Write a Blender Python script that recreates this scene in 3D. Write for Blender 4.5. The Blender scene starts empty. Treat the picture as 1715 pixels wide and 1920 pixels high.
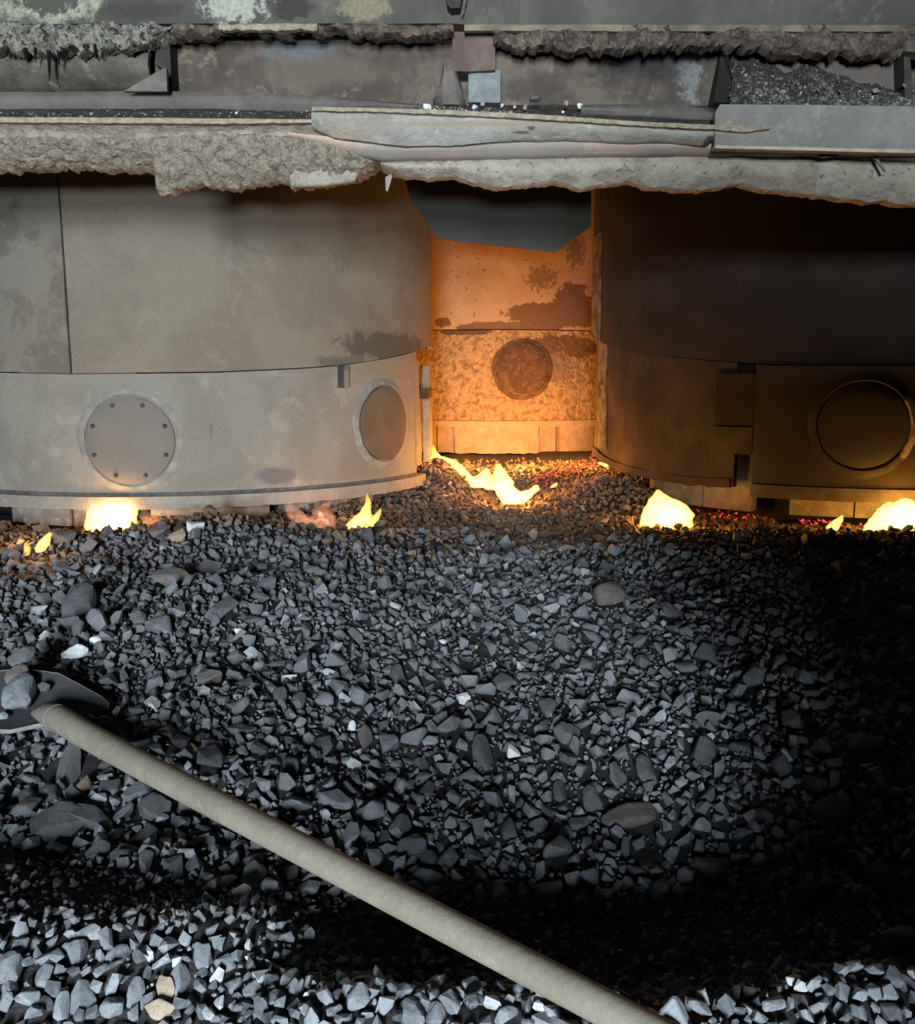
import bpy, bmesh, math, random
import numpy as np
from mathutils import Vector, noise, Matrix, Euler
S = bpy.context.scene
COL = S.collection
# ------------------------------------------------------------------ camera, world, light, exposure
FPX, W, H, PITCH, EYE = 1800.0, 1715.0, 1920.0, math.radians(8.0), 0.75
cam_d = bpy.data.cameras.new('camera'); cam = bpy.data.objects.new('camera', cam_d); COL.objects.link(cam)
cam.location = (0, 0, EYE); cam.rotation_euler = (math.radians(90) - PITCH, 0, 0)
cam_d.sensor_fit = 'VERTICAL'; cam_d.sensor_height = 24; cam_d.lens = 24 * FPX / H
cam_d.clip_start = 0.02; cam_d.clip_end = 60
S.camera = cam
S.view_settings.view_transform = 'Standard'; S.view_settings.look = 'None'
S.view_settings.gamma = 1.0; S.view_settings.use_curve_mapping = False
S.view_settings.exposure = 0.0
wd = bpy.data.worlds.new('world'); S.world = wd; wd.use_nodes = True
wd.node_tree.nodes['Background'].inputs[0].default_value = (0.75, 0.85, 1.0, 1)
wd.node_tree.nodes['Background'].inputs[1].default_value = 0.012
KEY = (-0.3, -5.0, 1.30)
def area(name, loc, target, sx, sy, power, col):
    d = bpy.data.lights.new(name, 'AREA'); d.shape = 'RECTANGLE'; d.size = sx; d.size_y = sy
    d.energy = power; d.color = col
    o = bpy.data.objects.new(name, d); COL.objects.link(o); o.location = loc
    o.rotation_euler = (Vector(target) - Vector(loc)).to_track_quat('-Z', 'Y').to_euler()
    return o
area('daylight_opening', KEY, (0, 2.5, 0.7), 0.75, 1.1, 690, (0.88, 0.94, 1.0))
area('low_fill', (-.3, -4.2, .42), (0, 2.5, 0.8), 0.7, 0.3, 240, (0.90, 0.95, 1.0))  # added fill lamp, softens the shade under the hood lip
S.cycles.max_bounces = 6; S.cycles.diffuse_bounces = 3; S.cycles.volume_bounces = 0
S.cycles.transparent_max_bounces = 8
S.cycles.use_denoising = True
rnd = random.Random(7)
nrng = np.random.default_rng(11)

# ------------------------------------------------------------------ pixel -> world helpers
CP, SP = math.cos(PITCH), math.sin(PITCH)
def ray(px, py):
    dx = (px - W / 2) / FPX; dy = -(py - H / 2) / FPX
    return Vector((dx, CP + dy * SP, -SP + dy * CP))
def P(px, py, Y):
    d = ray(px, py); t = Y / d.y
    return Vector((d.x * t, Y, EYE + d.z * t))
def project(v):
    x, y, z = v[0], v[1], v[2] - EYE
    f = y * CP - z * SP; u = y * SP + z * CP
    return W / 2 + FPX * x / f, H / 2 - FPX * u / f, f
def cylhit(px, py, c, R):
    d = ray(px, py); a = d.x**2 + d.y**2; b = -2 * (d.x * c[0] + d.y * c[1]); k = c[0]**2 + c[1]**2 - R * R
    disc = b * b - 4 * a * k
    t = (-b - math.sqrt(max(disc, 0))) / (2 * a)
    x, y, z = d.x * t, d.y * t, EYE + d.z * t
    return math.atan2(x - c[0], -(y - c[1])), z
def cyp(c, R, th, z): return Vector((c[0] + R * math.sin(th), c[1] - R * math.cos(th), z))
def interp(x, pts):
    if x <= pts[0][0]: return pts[0][1]
    for (a, b), (c, d) in zip(pts, pts[1:]):
        if x <= c: return b + (d - b) * (x - a) / (c - a)
    return pts[-1][1]
# ground profile of the charge
PROF = [(0.2, .17), (.75, .165), (.87, .165), (.95, .112), (1.05, .045), (1.2, .018), (1.32, .035), (1.45, .065), (1.75, .127),
        (2.1, .165), (2.5, .2), (2.9, .228), (3.05, .232), (3.2, .222), (3.35, .20), (3.7, .185), (4.2, .195), (5.0, .228), (5.9, .268), (7, .26), (12, .26)]
PY = np.array([p[0] for p in PROF]); PZ = np.array([p[1] for p in PROF])
# x, y, radius x, radius y, height
BUMPS = [(-.06, 4.52, .16, .40, .15), (.66, 4.15, .24, .40, .14), (.22, 4.15, .12, .3, -.03), (-.82, 3.2, .16, .14, .035), (-.62, 2.66, .22, .07, -.05), (-.16, 2.92, .12, .06, -.04),
         (-.85, 3.0, .35, .14, .025), (-.2, 3.2, .3, .2, .02), (.30, 1.75, .25, .2, -.02), (-.45, 2.2, .5, .2, .01),
         (.75, .95, .25, .12, .02), (.2, 4.9, .25, .5, -.03), (1.3, 3.3, .5, .2, .01)]
_tab = [(nrng.uniform(0, 6.28), nrng.uniform(0, 6.28), f * math.cos(a), f * math.sin(a), amp)
        for f, amp, n in ((2.2, .010, 4), (5, .006, 6), (11, .004, 8), (24, .0025, 8)) for a in nrng.uniform(0, 6.28, n)]
NLY, NLZ = zip(*[(.2, -.1), (.8, .045), (.9, .09), (1.0, .126), (1.06, .112), (1.16, .085), (1.28, .066), (1.5, .085)])
NRY, NRZ = zip(*[(.2, -.1), (.72, .09), (.80, .142), (.85, .163), (.88, .158), (.96, .10), (1.06, .045), (1.2, .018), (1.34, .036), (1.5, .07)])
def gz(x, y):
    x = np.asarray(x, float); y = np.asarray(y, float)
    yy = y + .05 * np.sin(x * 3 + 1.0) - .03 * np.cos(x * 7)
    z = np.interp(yy, PY, PZ)
    w = 1 / (1 + np.exp((x + .17 + .03 * np.sin(y * 9)) / .05)); ys = y + .02 * np.sin(x * 9 + 1) - .008 * np.sin(x * 23)
    near = w * np.interp(ys, NLY, NLZ) + (1 - w) * np.interp(ys, NRY, NRZ)
    k = 1 / (1 + np.exp((y - 1.38) / .03)); z = z * (1 - k) + near * k
    for bx, by, rx, ry, h in BUMPS: z = z + h * np.exp(-((x - bx) / rx)**2 - ((y - by) / ry)**2)
    for p, q, fx, fy, am in _tab: z = z + am * np.sin(x * fx + y * fy * 1.1 + p) * .7
    return z
def G(px, py, off=0.0):
    d = ray(px, py); t = .5
    while t < 9:
        if EYE + d.z * t <= float(gz(d.x * t, d.y * t)) + off: break
        t += .01
    return Vector((d.x * t, d.y * t, EYE + d.z * t))

# ------------------------------------------------------------------ materials
def new_mat(name):
    m = bpy.data.materials.new(name); m.use_nodes = True
    nt = m.node_tree; b = nt.nodes['Principled BSDF']; return m, nt, b
def N(nt, t, **kw):
    n = nt.nodes.new(t)
    for k, v in kw.items(): setattr(n, k, v)
    return n
def noise_tex(nt, vec, scale, detail=6, rough=.6, dist=0):
    n = N(nt, 'ShaderNodeTexNoise'); n.inputs['Scale'].default_value = scale; n.inputs['Detail'].default_value = detail
    n.inputs['Roughness'].default_value = rough; n.inputs['Distortion'].default_value = dist
    nt.links.new(vec, n.inputs['Vector']); return n.outputs['Fac']
def mrange(nt, v, a, b, c=0., d=1.):
    n = N(nt, 'ShaderNodeMapRange'); n.interpolation_type = 'SMOOTHSTEP'
    n.inputs[1].default_value = a; n.inputs[2].default_value = b; n.inputs[3].default_value = c; n.inputs[4].default_value = d
    nt.links.new(v, n.inputs[0]); return n.outputs[0]
def mix(nt, f, a, b):
    n = N(nt, 'ShaderNodeMix', data_type='RGBA')
    if hasattr(f, 'node'): nt.links.new(f, n.inputs[0])
    else: n.inputs[0].default_value = f
    for s, v in ((6, a), (7, b)):
        if hasattr(v, 'node'): nt.links.new(v, n.inputs[s])
        else: n.inputs[s].default_value = (*v, 1)
    return n.outputs[2]
def math_n(nt, op, a, b=None):
    n = N(nt, 'ShaderNodeMath', operation=op)
    for i, v in enumerate((a, b)):
        if v is None: continue
        if hasattr(v, 'node'): nt.links.new(v, n.inputs[i])
        else: n.inputs[i].default_value = v
    return n.outputs[0]
def dusty(name, base, dark, light=None, scale=6, contrast=(.38, .66), grain=160, bump=.25, bscale=60, rough=.85, stains_glints=(), speck=None, metal=0.0, bdist=.004):
    """weathered steel / refractory: base and mottle colours, fine grain, stains = (centre, radii, colour, noise amount, noise scale[, softness])"""
    m, nt, b = new_mat(name)
    pos = N(nt, 'ShaderNodeNewGeometry').outputs['Position']
    n1 = noise_tex(nt, pos, scale, 8, .65, .3)
    c = mix(nt, mrange(nt, n1, contrast[0], contrast[1]), dark, base)
    if light:
        n2 = noise_tex(nt, pos, scale * 2.3, 7, .7, .6)
        c = mix(nt, mrange(nt, n2, .54, .68), c, light)
    if speck:
        n3 = noise_tex(nt, pos, speck[1], 3, .6)
        c = mix(nt, mrange(nt, n3, speck[2], speck[2] + .04), c, speck[0])
    for st in stains_glints:
        cen, rad, colr, amt, ns = st[:5]; soft = st[5] if len(st) > 5 else .12
        s = N(nt, 'ShaderNodeVectorMath', operation='SUBTRACT'); nt.links.new(pos, s.inputs[0]); s.inputs[1].default_value = cen
        dv = N(nt, 'ShaderNodeVectorMath', operation='DIVIDE'); nt.links.new(s.outputs[0], dv.inputs[0]); dv.inputs[1].default_value = rad
        ln = N(nt, 'ShaderNodeVectorMath', operation='LENGTH'); nt.links.new(dv.outputs[0], ln.inputs[0])
        nz = noise_tex(nt, pos, ns, 8, .7)
        dd = math_n(nt, 'ADD', ln.outputs['Value'], math_n(nt, 'MULTIPLY', math_n(nt, 'SUBTRACT', nz, .5), amt * 2.6))
        c = mix(nt, mrange(nt, dd, 1 - soft, 1 + soft, 1, 0), c, colr)
    g = noise_tex(nt, pos, grain, 3, .6)
    c = mix(nt, mrange(nt, g, .3, .7, 0, .35), c, tuple(x * .55 for x in base))
    nt.links.new(c, b.inputs['Base Color'])
    b.inputs['Roughness'].default_value = rough; b.inputs['Metallic'].default_value = metal
    b.inputs['Specular IOR Level'].default_value = .25
    bn = N(nt, 'ShaderNodeBump'); bn.inputs['Strength'].default_value = bump; bn.inputs['Distance'].default_value = bdist
    nt.links.new(noise_tex(nt, pos, bscale, 6, .65), bn.inputs['Height']); nt.links.new(bn.outputs[0], b.inputs['Normal'])
    return m
def stone_mat(name, cols, island, light_from=.93, light=(.42, .47, .5), rough=.7, bump=.35):
    m, nt, b = new_mat(name)
    geo = N(nt, 'ShaderNodeNewGeometry')
    r = geo.outputs['Random Per Island'] if island else N(nt, 'ShaderNodeObjectInfo').outputs['Random']
    cr = N(nt, 'ShaderNodeValToRGB'); cr.color_ramp.interpolation = 'LINEAR'
    el = cr.color_ramp.elements
    el[0].position = 0; el[0].color = (*cols[0], 1); el[1].position = light_from; el[1].color = (*cols[-1], 1)
    for i, c in enumerate(cols[1:-1]): e = el.new(light_from * (i + 1) / (len(cols) - 1)); e.color = (*c, 1)
    if light: e = el.new(min(light_from + .03, 1)); e.color = (*light, 1)
    nt.links.new(r, cr.inputs[0])
    n = noise_tex(nt, geo.outputs['Position'], 55, 7, .7, .8)
    c = mix(nt, mrange(nt, n, .35, .7, 0, .55), cr.outputs[0], tuple(min(1, x * 1.7) for x in cols[len(cols) // 2]))
    n2 = noise_tex(nt, geo.outputs['Position'], 240, 4, .7)
    c = mix(nt, mrange(nt, n2, .5, .75, 0, .6), c, tuple(x * .35 for x in cols[0]))
    nt.links.new(c, b.inputs['Base Color']); b.inputs['Roughness'].default_value = rough
    b.inputs['Specular IOR Level'].default_value = .35
    bn = N(nt, 'ShaderNodeBump'); bn.inputs['Strength'].default_value = bump; bn.inputs['Distance'].default_value = .002
    nt.links.new(noise_tex(nt, geo.outputs['Position'], 130, 6, .7), bn.inputs['Height']); nt.links.new(bn.outputs[0], b.inputs['Normal'])
    return m
def flame_mat(name, col, strength):
    m = bpy.data.materials.new(name); m.use_nodes = True; nt = m.node_tree; nt.nodes.clear()
    o = N(nt, 'ShaderNodeOutputMaterial'); e = N(nt, 'ShaderNodeEmission')
    e.inputs[0].default_value = (*col, 1); e.inputs[1].default_value = strength
    nt.links.new(e.outputs[0], o.inputs['Volume']); return m
def ember_mat(name, col, strength):
    m, nt, b = new_mat(name); pos = N(nt, 'ShaderNodeNewGeometry').outputs['Position']
    b.inputs['Base Color'].default_value = (.03, .015, .012, 1); b.inputs['Roughness'].default_value = .9
    b.inputs['Emission Color'].default_value = (*col, 1)
    nt.links.new(mrange(nt, noise_tex(nt, pos, 38, 4, .6), .42, .68, 0, strength), b.inputs['Emission Strength']); return m

# ------------------------------------------------------------------ object helpers
def tag(o, label=None, cat=None, group=None, kind=None):
    if label: o['label'] = label
    if cat: o['category'] = cat
    if group: o['group'] = group
    if kind: o['kind'] = kind
    return o
def empty(name, loc, label=None, cat=None, group=None, kind=None):
    o = bpy.data.objects.new(name, None); COL.objects.link(o); o.location = loc
    o.empty_display_size = .05; return tag(o, label, cat, group, kind)
def origin_world(o):
    v = Vector((0, 0, 0))
    while o: v = v + o.location; o = o.parent
    return v
def mesh_obj(name, verts, faces, mat, parent=None, smooth=False, loc=None):
    """verts in world coordinates; the object origin goes to its own centre (or loc)"""
    vs = [Vector(v) for v in verts]
    if loc is None:
        mn = Vector(map(min, zip(*vs))); mx = Vector(map(max, zip(*vs))); loc = (mn + mx) / 2
    loc = Vector(loc)
    me = bpy.data.meshes.new(name); me.from_pydata([tuple(v - loc) for v in vs], [], faces); me.materials.append(mat)
    me.validate(); bm = bmesh.new(); bm.from_mesh(me); bmesh.ops.recalc_face_normals(bm, faces=bm.faces); bm.to_mesh(me); bm.free()
    if smooth: me.polygons.foreach_set('use_smooth', [True] * len(me.polygons))
    o = bpy.data.objects.new(name, me); COL.objects.link(o)
    if parent: o.parent = parent; o.location = loc - origin_world(parent)
    else: o.location = loc
    if smooth:
        try: me.set_sharp_from_angle(angle=math.radians(40))
        except Exception: pass
    return o
def solid_grid(nu, nv, front, back):
    """closed slab between two grids of points: front(i,j), back(i,j)"""
    vs = [front(i, j) for i in range(nu + 1) for j in range(nv + 1)] + [back(i, j) for i in range(nu + 1) for j in range(nv + 1)]
    n = (nu + 1) * (nv + 1); idx = lambda i, j: i * (nv + 1) + j; f = []
    for i in range(nu):
        for j in range(nv):
            a, b, c, d = idx(i, j), idx(i + 1, j), idx(i + 1, j + 1), idx(i, j + 1)
            f.append((a, b, c, d)); f.append((a + n, d + n, c + n, b + n))
    for i in range(nu):
        a, b = idx(i, 0), idx(i + 1, 0); f.append((a, a + n, b + n, b))
        a, b = idx(i, nv), idx(i + 1, nv); f.append((a, b, b + n, a + n))
    for j in range(nv):
        a, b = idx(0, j), idx(0, j + 1); f.append((a, b, b + n, a + n))
        a, b = idx(nu, j), idx(nu, j + 1); f.append((a, a + n, b + n, b))
    return vs, f
def fn(p, s, seed=0.0): return noise.fractal((p[0] * s + seed, p[1] * s + seed * 2, p[2] * s), .8, 2.1, 5)
def cyl_plate(name, c, R, th, t0, t1, zlo, zhi, mat, parent, dent=.004, step=.03, seed=0., ragged=0.):
    """curved shield plate; zlo/zhi number or function of theta"""
    zl = zlo if callable(zlo) else (lambda t: zlo); zh = zhi if callable(zhi) else (lambda t: zhi)
    nu = max(2, int(abs(t1 - t0) * R / step)); nv = max(1, int((zh((t0 + t1) / 2) - zl((t0 + t1) / 2)) / step))
    def pt(i, j, r, d):
        t = t0 + (t1 - t0) * i / nu; a, b = zl(t), zh(t)
        if ragged: a = a + ragged * fn((t * 8, 0, 0), 3, seed)
        z = a + (b - a) * j / nv
        q = cyp(c, r, t, z)
        if d: q = cyp(c, r + d * fn(q, 3.0, seed), t, z)
        return q
    v, f = solid_grid(nu, nv, lambda i, j: pt(i, j, R, dent), lambda i, j: pt(i, j, R - th, 0))
    return mesh_obj(name, v, f, mat, parent, True)
def slab(name, top, bot, Y, th, mat, parent, n=80, nv=6, bulge=0., rough=0., rs=8., seed=0., edge=0., es=18., Ybot=None, Ydepth=None):
    """plate whose front runs between two pixel outlines at depth Y (Ybot at its lower edge); real thickness th"""
    x0, x1 = top[0][0], top[-1][0]; Yb = Y if Ybot is None else Ybot
    def fr(i, j):
        px = x0 + (x1 - x0) * i / n; t = j / nv
        yt, yb = interp(px, top), interp(px, bot)
        if edge: yb += edge * (noise.fractal((px / es / 4, seed, 0), .7, 2.2, 5))
        q = P(px, yt + (yb - yt) * t, Y + (Yb - Y) * t)
        d = bulge * math.sin(math.pi * t)
        if rough: d += rough * fn(q, rs, seed)
        q.y -= d; q.z += (rough * .4 * fn(q, rs * 1.3, seed + 3) if rough and 0 < j else 0)
        return q
    v, f = solid_grid(n, nv, fr, lambda i, j: fr(i, j) + Vector((0, th, 0)))
    return mesh_obj(name, v, f, mat, parent, True)
def prism(name, pix, Y, th, mat, parent, bevel=0):
    fr = [P(x, y, Y) if not isinstance(Y, (list, tuple)) else P(x, y, yy) for (x, y), yy in zip(pix, Y if isinstance(Y, (list, tuple)) else [Y] * len(pix))]
    n = len(fr); v = fr + [p + Vector((0, th, 0)) for p in fr]
    f = [tuple(range(n)), tuple(range(2 * n - 1, n - 1, -1))] + [(i, (i + 1) % n, (i + 1) % n + n, i + n) for i in range(n)]
    o = mesh_obj(name, v, f, mat, parent)
    if bevel:
        b = o.modifiers.new('bevel', 'BEVEL'); b.width = bevel; b.segments = 2
    return o
def tube(name, pts, radii, mat, parent=None, seg=20, caps=True, loc=None):
    v, f = [], []
    for k, p in enumerate(pts):
        p = Vector(p); a = Vector(pts[max(k - 1, 0)]); b = Vector(pts[min(k + 1, len(pts) - 1)]); d = (b - a).normalized()
        u = d.cross(Vector((0, 0, 1)) if abs(d.z) < .9 else Vector((1, 0, 0))).normalized(); w = d.cross(u)
        r = radii[k]; ru, rw = r if isinstance(r, tuple) else (r, r)
        for s in range(seg):
            t = 2 * math.pi * s / seg; v.append(p + u * ru * math.cos(t) + w * rw * math.sin(t))
    for k in range(len(pts) - 1):
        for s in range(seg):
            a = k * seg + s; b = k * seg + (s + 1) % seg; f.append((a, b, b + seg, a + seg))
    if caps: f.append(tuple(range(seg - 1, -1, -1))); f.append(tuple(range((len(pts) - 1) * seg, len(pts) * seg)))
    return mesh_obj(name, v, f, mat, parent, True, loc)

# ------------------------------------------------------------------ charge bed (floor) and back shell
m_bed = dusty('charge_fines', (.065, .067, .070), (.028, .03, .032), scale=30, grain=300, bump=.9, bscale=180, bdist=.006)
def bed():
    xs = np.linspace(-4.2, 4.2, 260); ys = np.concatenate([np.linspace(.15, 4.6, 240), np.linspace(4.65, 11, 60)])
    X, Y = np.meshgrid(xs, ys, indexing='ij'); Z = gz(X, Y) - .006
    v = np.stack([X, Y, Z], -1).reshape(-1, 3); ny = len(ys)
    f = [(i * ny + j, (i + 1) * ny + j, (i + 1) * ny + j + 1, i * ny + j + 1) for i in range(len(xs) - 1) for j in range(ny - 1)]
    o = mesh_obj('floor', v.tolist(), f, m_bed, None, True)
    tag(o, 'dark crushed charge bed sloping up to the three electrodes', kind='structure')
bed()
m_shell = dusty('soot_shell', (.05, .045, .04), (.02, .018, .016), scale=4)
def box(name, a, b, mat, parent=None):
    x0, y0, z0 = a; x1, y1, z1 = b
    v = [(x, y, z) for x in (x0, x1) for y in (y0, y1) for z in (z0, z1)]
    return mesh_obj(name, v, [(0, 1, 3, 2), (4, 6, 7, 5), (0, 4, 5, 1), (2, 3, 7, 6), (0, 2, 6, 4), (1, 5, 7, 3)], mat, parent)
tag(box('wall_back', (-4.3, 10.9, 0), (4.3, 11.1, 3.2), m_shell), 'sooty inner furnace wall behind the electrodes', kind='structure')
tag(box('wall_left', (-4.3, 2.9, 0), (-4.1, 11, 3.2), m_shell), 'sooty furnace wall on the left', kind='structure')
tag(box('wall_right', (4.1, 2.9, 0), (4.3, 11, 3.2), m_shell), 'sooty furnace wall on the right', kind='structure')
tag(box('ceiling', (-4.3, 2.92, 2.2), (4.3, 11, 2.3), m_shell), 'soot covered underside of furnace roof', kind='structure')
# unseen panel added behind the camera at right, outlined so that it keeps the daylight off the right electrode
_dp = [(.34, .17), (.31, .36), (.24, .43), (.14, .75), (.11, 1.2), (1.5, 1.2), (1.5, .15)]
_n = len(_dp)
tag(mesh_obj('shade_panel_1', [(x, -.17, z) for x, z in _dp] + [(x, -.13, z) for x, z in _dp], [tuple(range(_n)), tuple(range(2 * _n - 1, _n - 1, -1))] + [(i, (i + 1) % _n, (i + 1) % _n + _n, i + _n) for i in range(_n)], m_shell),
    'unseen steel panel added just behind the viewer at right to cast shade', kind='structure')

# ------------------------------------------------------------------ hood
T = (.33, .31, .26)
m_hood_up = dusty('hood_upper', (.115, .115, .10), (.06, .06, .055), (.16, .155, .125), scale=3, grain=90, stains_glints=[
    (P(90, 5, 2.6), (.13, .3, .045), (.34, .35, .27), .9, 22, .3), (P(90, 5, 2.6), (.08, .3, .03), (.07, .07, .06), 1.5, 60, .3),
    (P(440, 10, 2.6), (.07, .3, .04), (.36, .38, .33), 1.6, 40, .3), (P(270, 20, 2.6), (.09, .3, .02), (.045, .045, .042), 1.2, 30, .3),
    (P(545, 15, 2.6), (.05, .3, .03), (.035, .035, .033), .9, 30, .3), (P(680, 15, 2.6), (.06, .3, .03), (.22, .2, .13), 1.2, 30, .3)])
m_hood_rec = dusty('hood_recess', (.135, .115, .095), (.06, .052, .045), (.19, .165, .12), scale=9, grain=120, bump=.5, stains_glints=[
    (P(570, 120, 2.85), (.09, .3, .05), (.12, .135, .145), .9, 14, .6), (P(620, 160, 2.85), (.2, .3, .035), (.12, .10, .078), .9, 12, .6),
    (P(1240, 100, 2.85), (.10, .3, .04), (.17, .19, .205), 1.1, 20, .5), (P(1270, 140, 2.85), (.035, .3, .09), (.22, .245, .265), 1.5, 40, .35),
    (P(1180, 150, 2.85), (.12, .3, .05), (.03, .03, .03), 1.2, 10, .5), (P(130, 125, 2.85), (.22, .3, .03), (.24, .24, .19), 1.5, 14, .4)])
m_crust_dark = dusty('slag_crust', (.21, .175, .14), (.075, .062, .052), (.32, .28, .23), scale=26, grain=200, bump=1, bscale=90, bdist=.01)
m_crust_pale = dusty('slag_crust_pale', (.30, .30, .25), (.07, .065, .055), (.40, .43, .38), scale=30, contrast=(.36, .55), grain=200, bump=1, bscale=80, bdist=.01, speck=((.02, .02, .02), 50, .56))
m_drip = dusty('black_drip', (.012, .012, .013), (.008, .008, .008), scale=20, rough=.25, bump=.5)
m_drip.node_tree.nodes['Principled BSDF'].inputs['Specular IOR Level'].default_value = .6
m_bar = dusty('brown_bar', (.15, .14, .13), (.10, .092, .085), (.19, .175, .16), scale=7)
m_edge = dusty('pale_cut_edge', (.40, .36, .27), (.24, .21, .15), scale=50, bump=.8, bscale=160)
m_plate = dusty('dusty_plate', (.34, .335, .30), (.24, .235, .21), (.40, .42, .42), scale=10, bump=.8, bscale=50, bdist=.008, stains_glints=[
    (P(996, 236, 2.47), (.009, .1, .008), (.06, .055, .05), .8, 90, .3), (P(978, 246, 2.47), (.022, .1, .003), (.09, .08, .07), .5, 60, .3), (P(1330, 264, 2.48), (.012, .1, .012), (.05, .045, .04), .8, 60, .3),
    (P(640, 252, 2.49), (.08, .1, .02), (.33, .29, .23), .8, 30, .4), (P(900, 232, 2.47), (.25, .1, .006), (.27, .24, .18), .5, 20, .4)])
m_plate_r = dusty('grey_plate', (.25, .25, .225), (.19, .19, .17), (.30, .30, .27), scale=8)
m_lip = dusty('burnt_lip', (.46, .36, .29), (.27, .26, .24), scale=2.2, contrast=(.42, .6))
m_crust = dusty('granular_crust', (.42, .38, .30), (.20, .175, .13), (.48, .45, .36), scale=45, contrast=(.34, .56), grain=240, bump=1, bscale=95, bdist=.016)
m_crust2 = dusty('granular_crust_right', (.37, .35, .29), (.27, .25, .20), (.42, .40, .34), scale=14, contrast=(.34, .6), grain=240, bump=.8, bscale=60, bdist=.008,
                 speck=((.15, .13, .10), 70, .62))
hood = empty('furnace_hood', P(857, 200, 2.7), 'grey slag-crusted steel furnace hood across the top above the electrodes', 'hood')
slab('upper_plate', [(-560, -90), (2280, -90)], [(-560, 45), (850, 44), (930, 50), (2280, 54)], 2.60, .03, m_hood_up, hood, 120, 6, rough=.003, rs=6)
slab('recessed_plate', [(-560, 60), (2280, 60)], [(-560, 215), (2280, 215)], 2.73, .02, m_hood_rec, hood, 120, 8, rough=.006, rs=7)
# weld ridges
slab('slag_ridge', [(-560, 40), (140, 42), (300, 48), (325, 50)], [(-560, 90), (150, 98), (250, 88), (300, 75), (325, 70)], 2.60, .05, m_crust_pale, hood, 290, 14, bulge=.02, rough=.03, rs=24, seed=2, edge=16, es=6)
slab('slag_ridge', [(322, 46), (850, 46)], [(322, 66), (420, 56), (600, 56), (700, 64), (850, 66)], 2.60, .05, m_crust_dark, hood, 140, 8, bulge=.008, rough=.018, rs=24, seed=5, edge=9, es=8)
slab('slag_ridge', [(925, 52), (1340, 50), (2280, 54)], [(925, 78), (1000, 88), (1120, 96), (1250, 88), (1340, 84), (1460, 98), (1600, 100), (2280, 92)], 2.60, .05, m_crust_dark, hood, 370, 14, bulge=.015, rough=.026, rs=26, seed=8, edge=12, es=8)
o = slab('weld_strip', [(410, 44), (595, 44)], [(410, 57), (595, 56)], 2.585, .02, m_edge, hood, 40, 3, bulge=.004, rough=.004, rs=30, edge=4, es=6)
slab('top_rail', [(870, 46), (2280, 48)], [(870, 58), (2280, 60)], 2.585, .02, dusty('rail_dust', (.24, .21, .15), (.12, .11, .08), scale=12), hood, 80, 2, rough=.003, rs=20)
# curved pipe-like inner panel, far left, with drips hanging from the ridge
slab('curved_panel', [(-560, 85), (290, 85)], [(-560, 172), (290, 172)], 2.71, .02, dusty('curved_dark', (.13, .12, .10), (.05, .045, .04), (.20, .19, .14), scale=10), hood, 40, 10, bulge=.06, rough=.003)
for k, (x, y0, y1, w) in enumerate([(20, 88, 108, 5), (48, 92, 112, 4), (92, 95, 152, 4), (110, 96, 125, 3), (66, 90, 118, 3), (140, 88, 102, 6), (160, 86, 97, 5), (32, 90, 104, 5), (120, 92, 112, 3), (8, 92, 104, 5), (178, 84, 110, 3)]):
    a, b = P(x, y0, 2.585), P(x + 1, y1, 2.62); r = w / FPX * 2.6
    o = tube('drip', [a, a.lerp(b, .3), a.lerp(b, .7), b], [r, r * .9, r * .55, r * .15], m_drip, hood, 8)
    if k == 0: o['label'] = 'glossy black tar drip'
# gussets
m_gus = dusty('gusset_steel', (.20, .185, .17), (.11, .10, .095), scale=9)
m_gusd = dusty('gusset_dark', (.06, .055, .05), (.03, .028, .026), scale=9)
prism('gusset', [(232, 171), (300, 131), (312, 127), (313, 171)], 2.60, .015, m_gus, hood)
prism('gusset', [(292, 98), (306, 68), (318, 78), (322, 172), (306, 172), (303, 128), (290, 120)], [2.66] * 7, .18, m_gusd, hood)
slab('gusset', [(812, 190), (824, 160), (832, 115), (850, 112), (862, 150), (872, 190)], [(812, 194), (872, 196)], 2.66, .2, m_gus, hood, 24, 8, bulge=.03, rough=.008, rs=14)
prism('gusset', [(1338, 192), (1352, 96), (1362, 98), (1374, 140), (1383, 192)], [2.66, 2.7, 2.66, 2.62, 2.58], .2, m_gusd, hood)
prism('gusset', [(1694, 100), (1706, 102), (1712, 196), (1696, 190)], 2.64, .2, m_gusd, hood)
# post blocks in the middle
slab('block', [(848, 60), (928, 60)], [(848, 134), (928, 132)], 2.64, .1, dusty('rust_block', (.17, .125, .11), (.10, .075, .07), scale=12), hood, 12, 10, rough=.006, rs=12)
slab('block', [(878, 131), (938, 131)], [(878, 192), (938, 192)], 2.66, .08, dusty('blue_block', (.23, .27, .28), (.16, .18, .18), scale=20), hood, 12, 8, rough=.005, rs=16)
slab('backing_plate', [(1455, 97), (1694, 101)], [(1455, 175), (1694, 172)], 2.70, .02, dusty('brown_backing', (.135, .118, .105), (.11, .097, .088), scale=5), hood, 20, 6, rough=.002)
prism('bracket', [(832, -40), (872, -40), (862, 14), (846, 16), (838, 8)], 2.55, .04, m_gusd, hood)
tube('wire', [P(876, -30, 2.55), P(872, 4, 2.56), P(868, 24, 2.57), P(864, 30, 2.57)], [.0022] * 4, m_gus, hood, 6)
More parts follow.
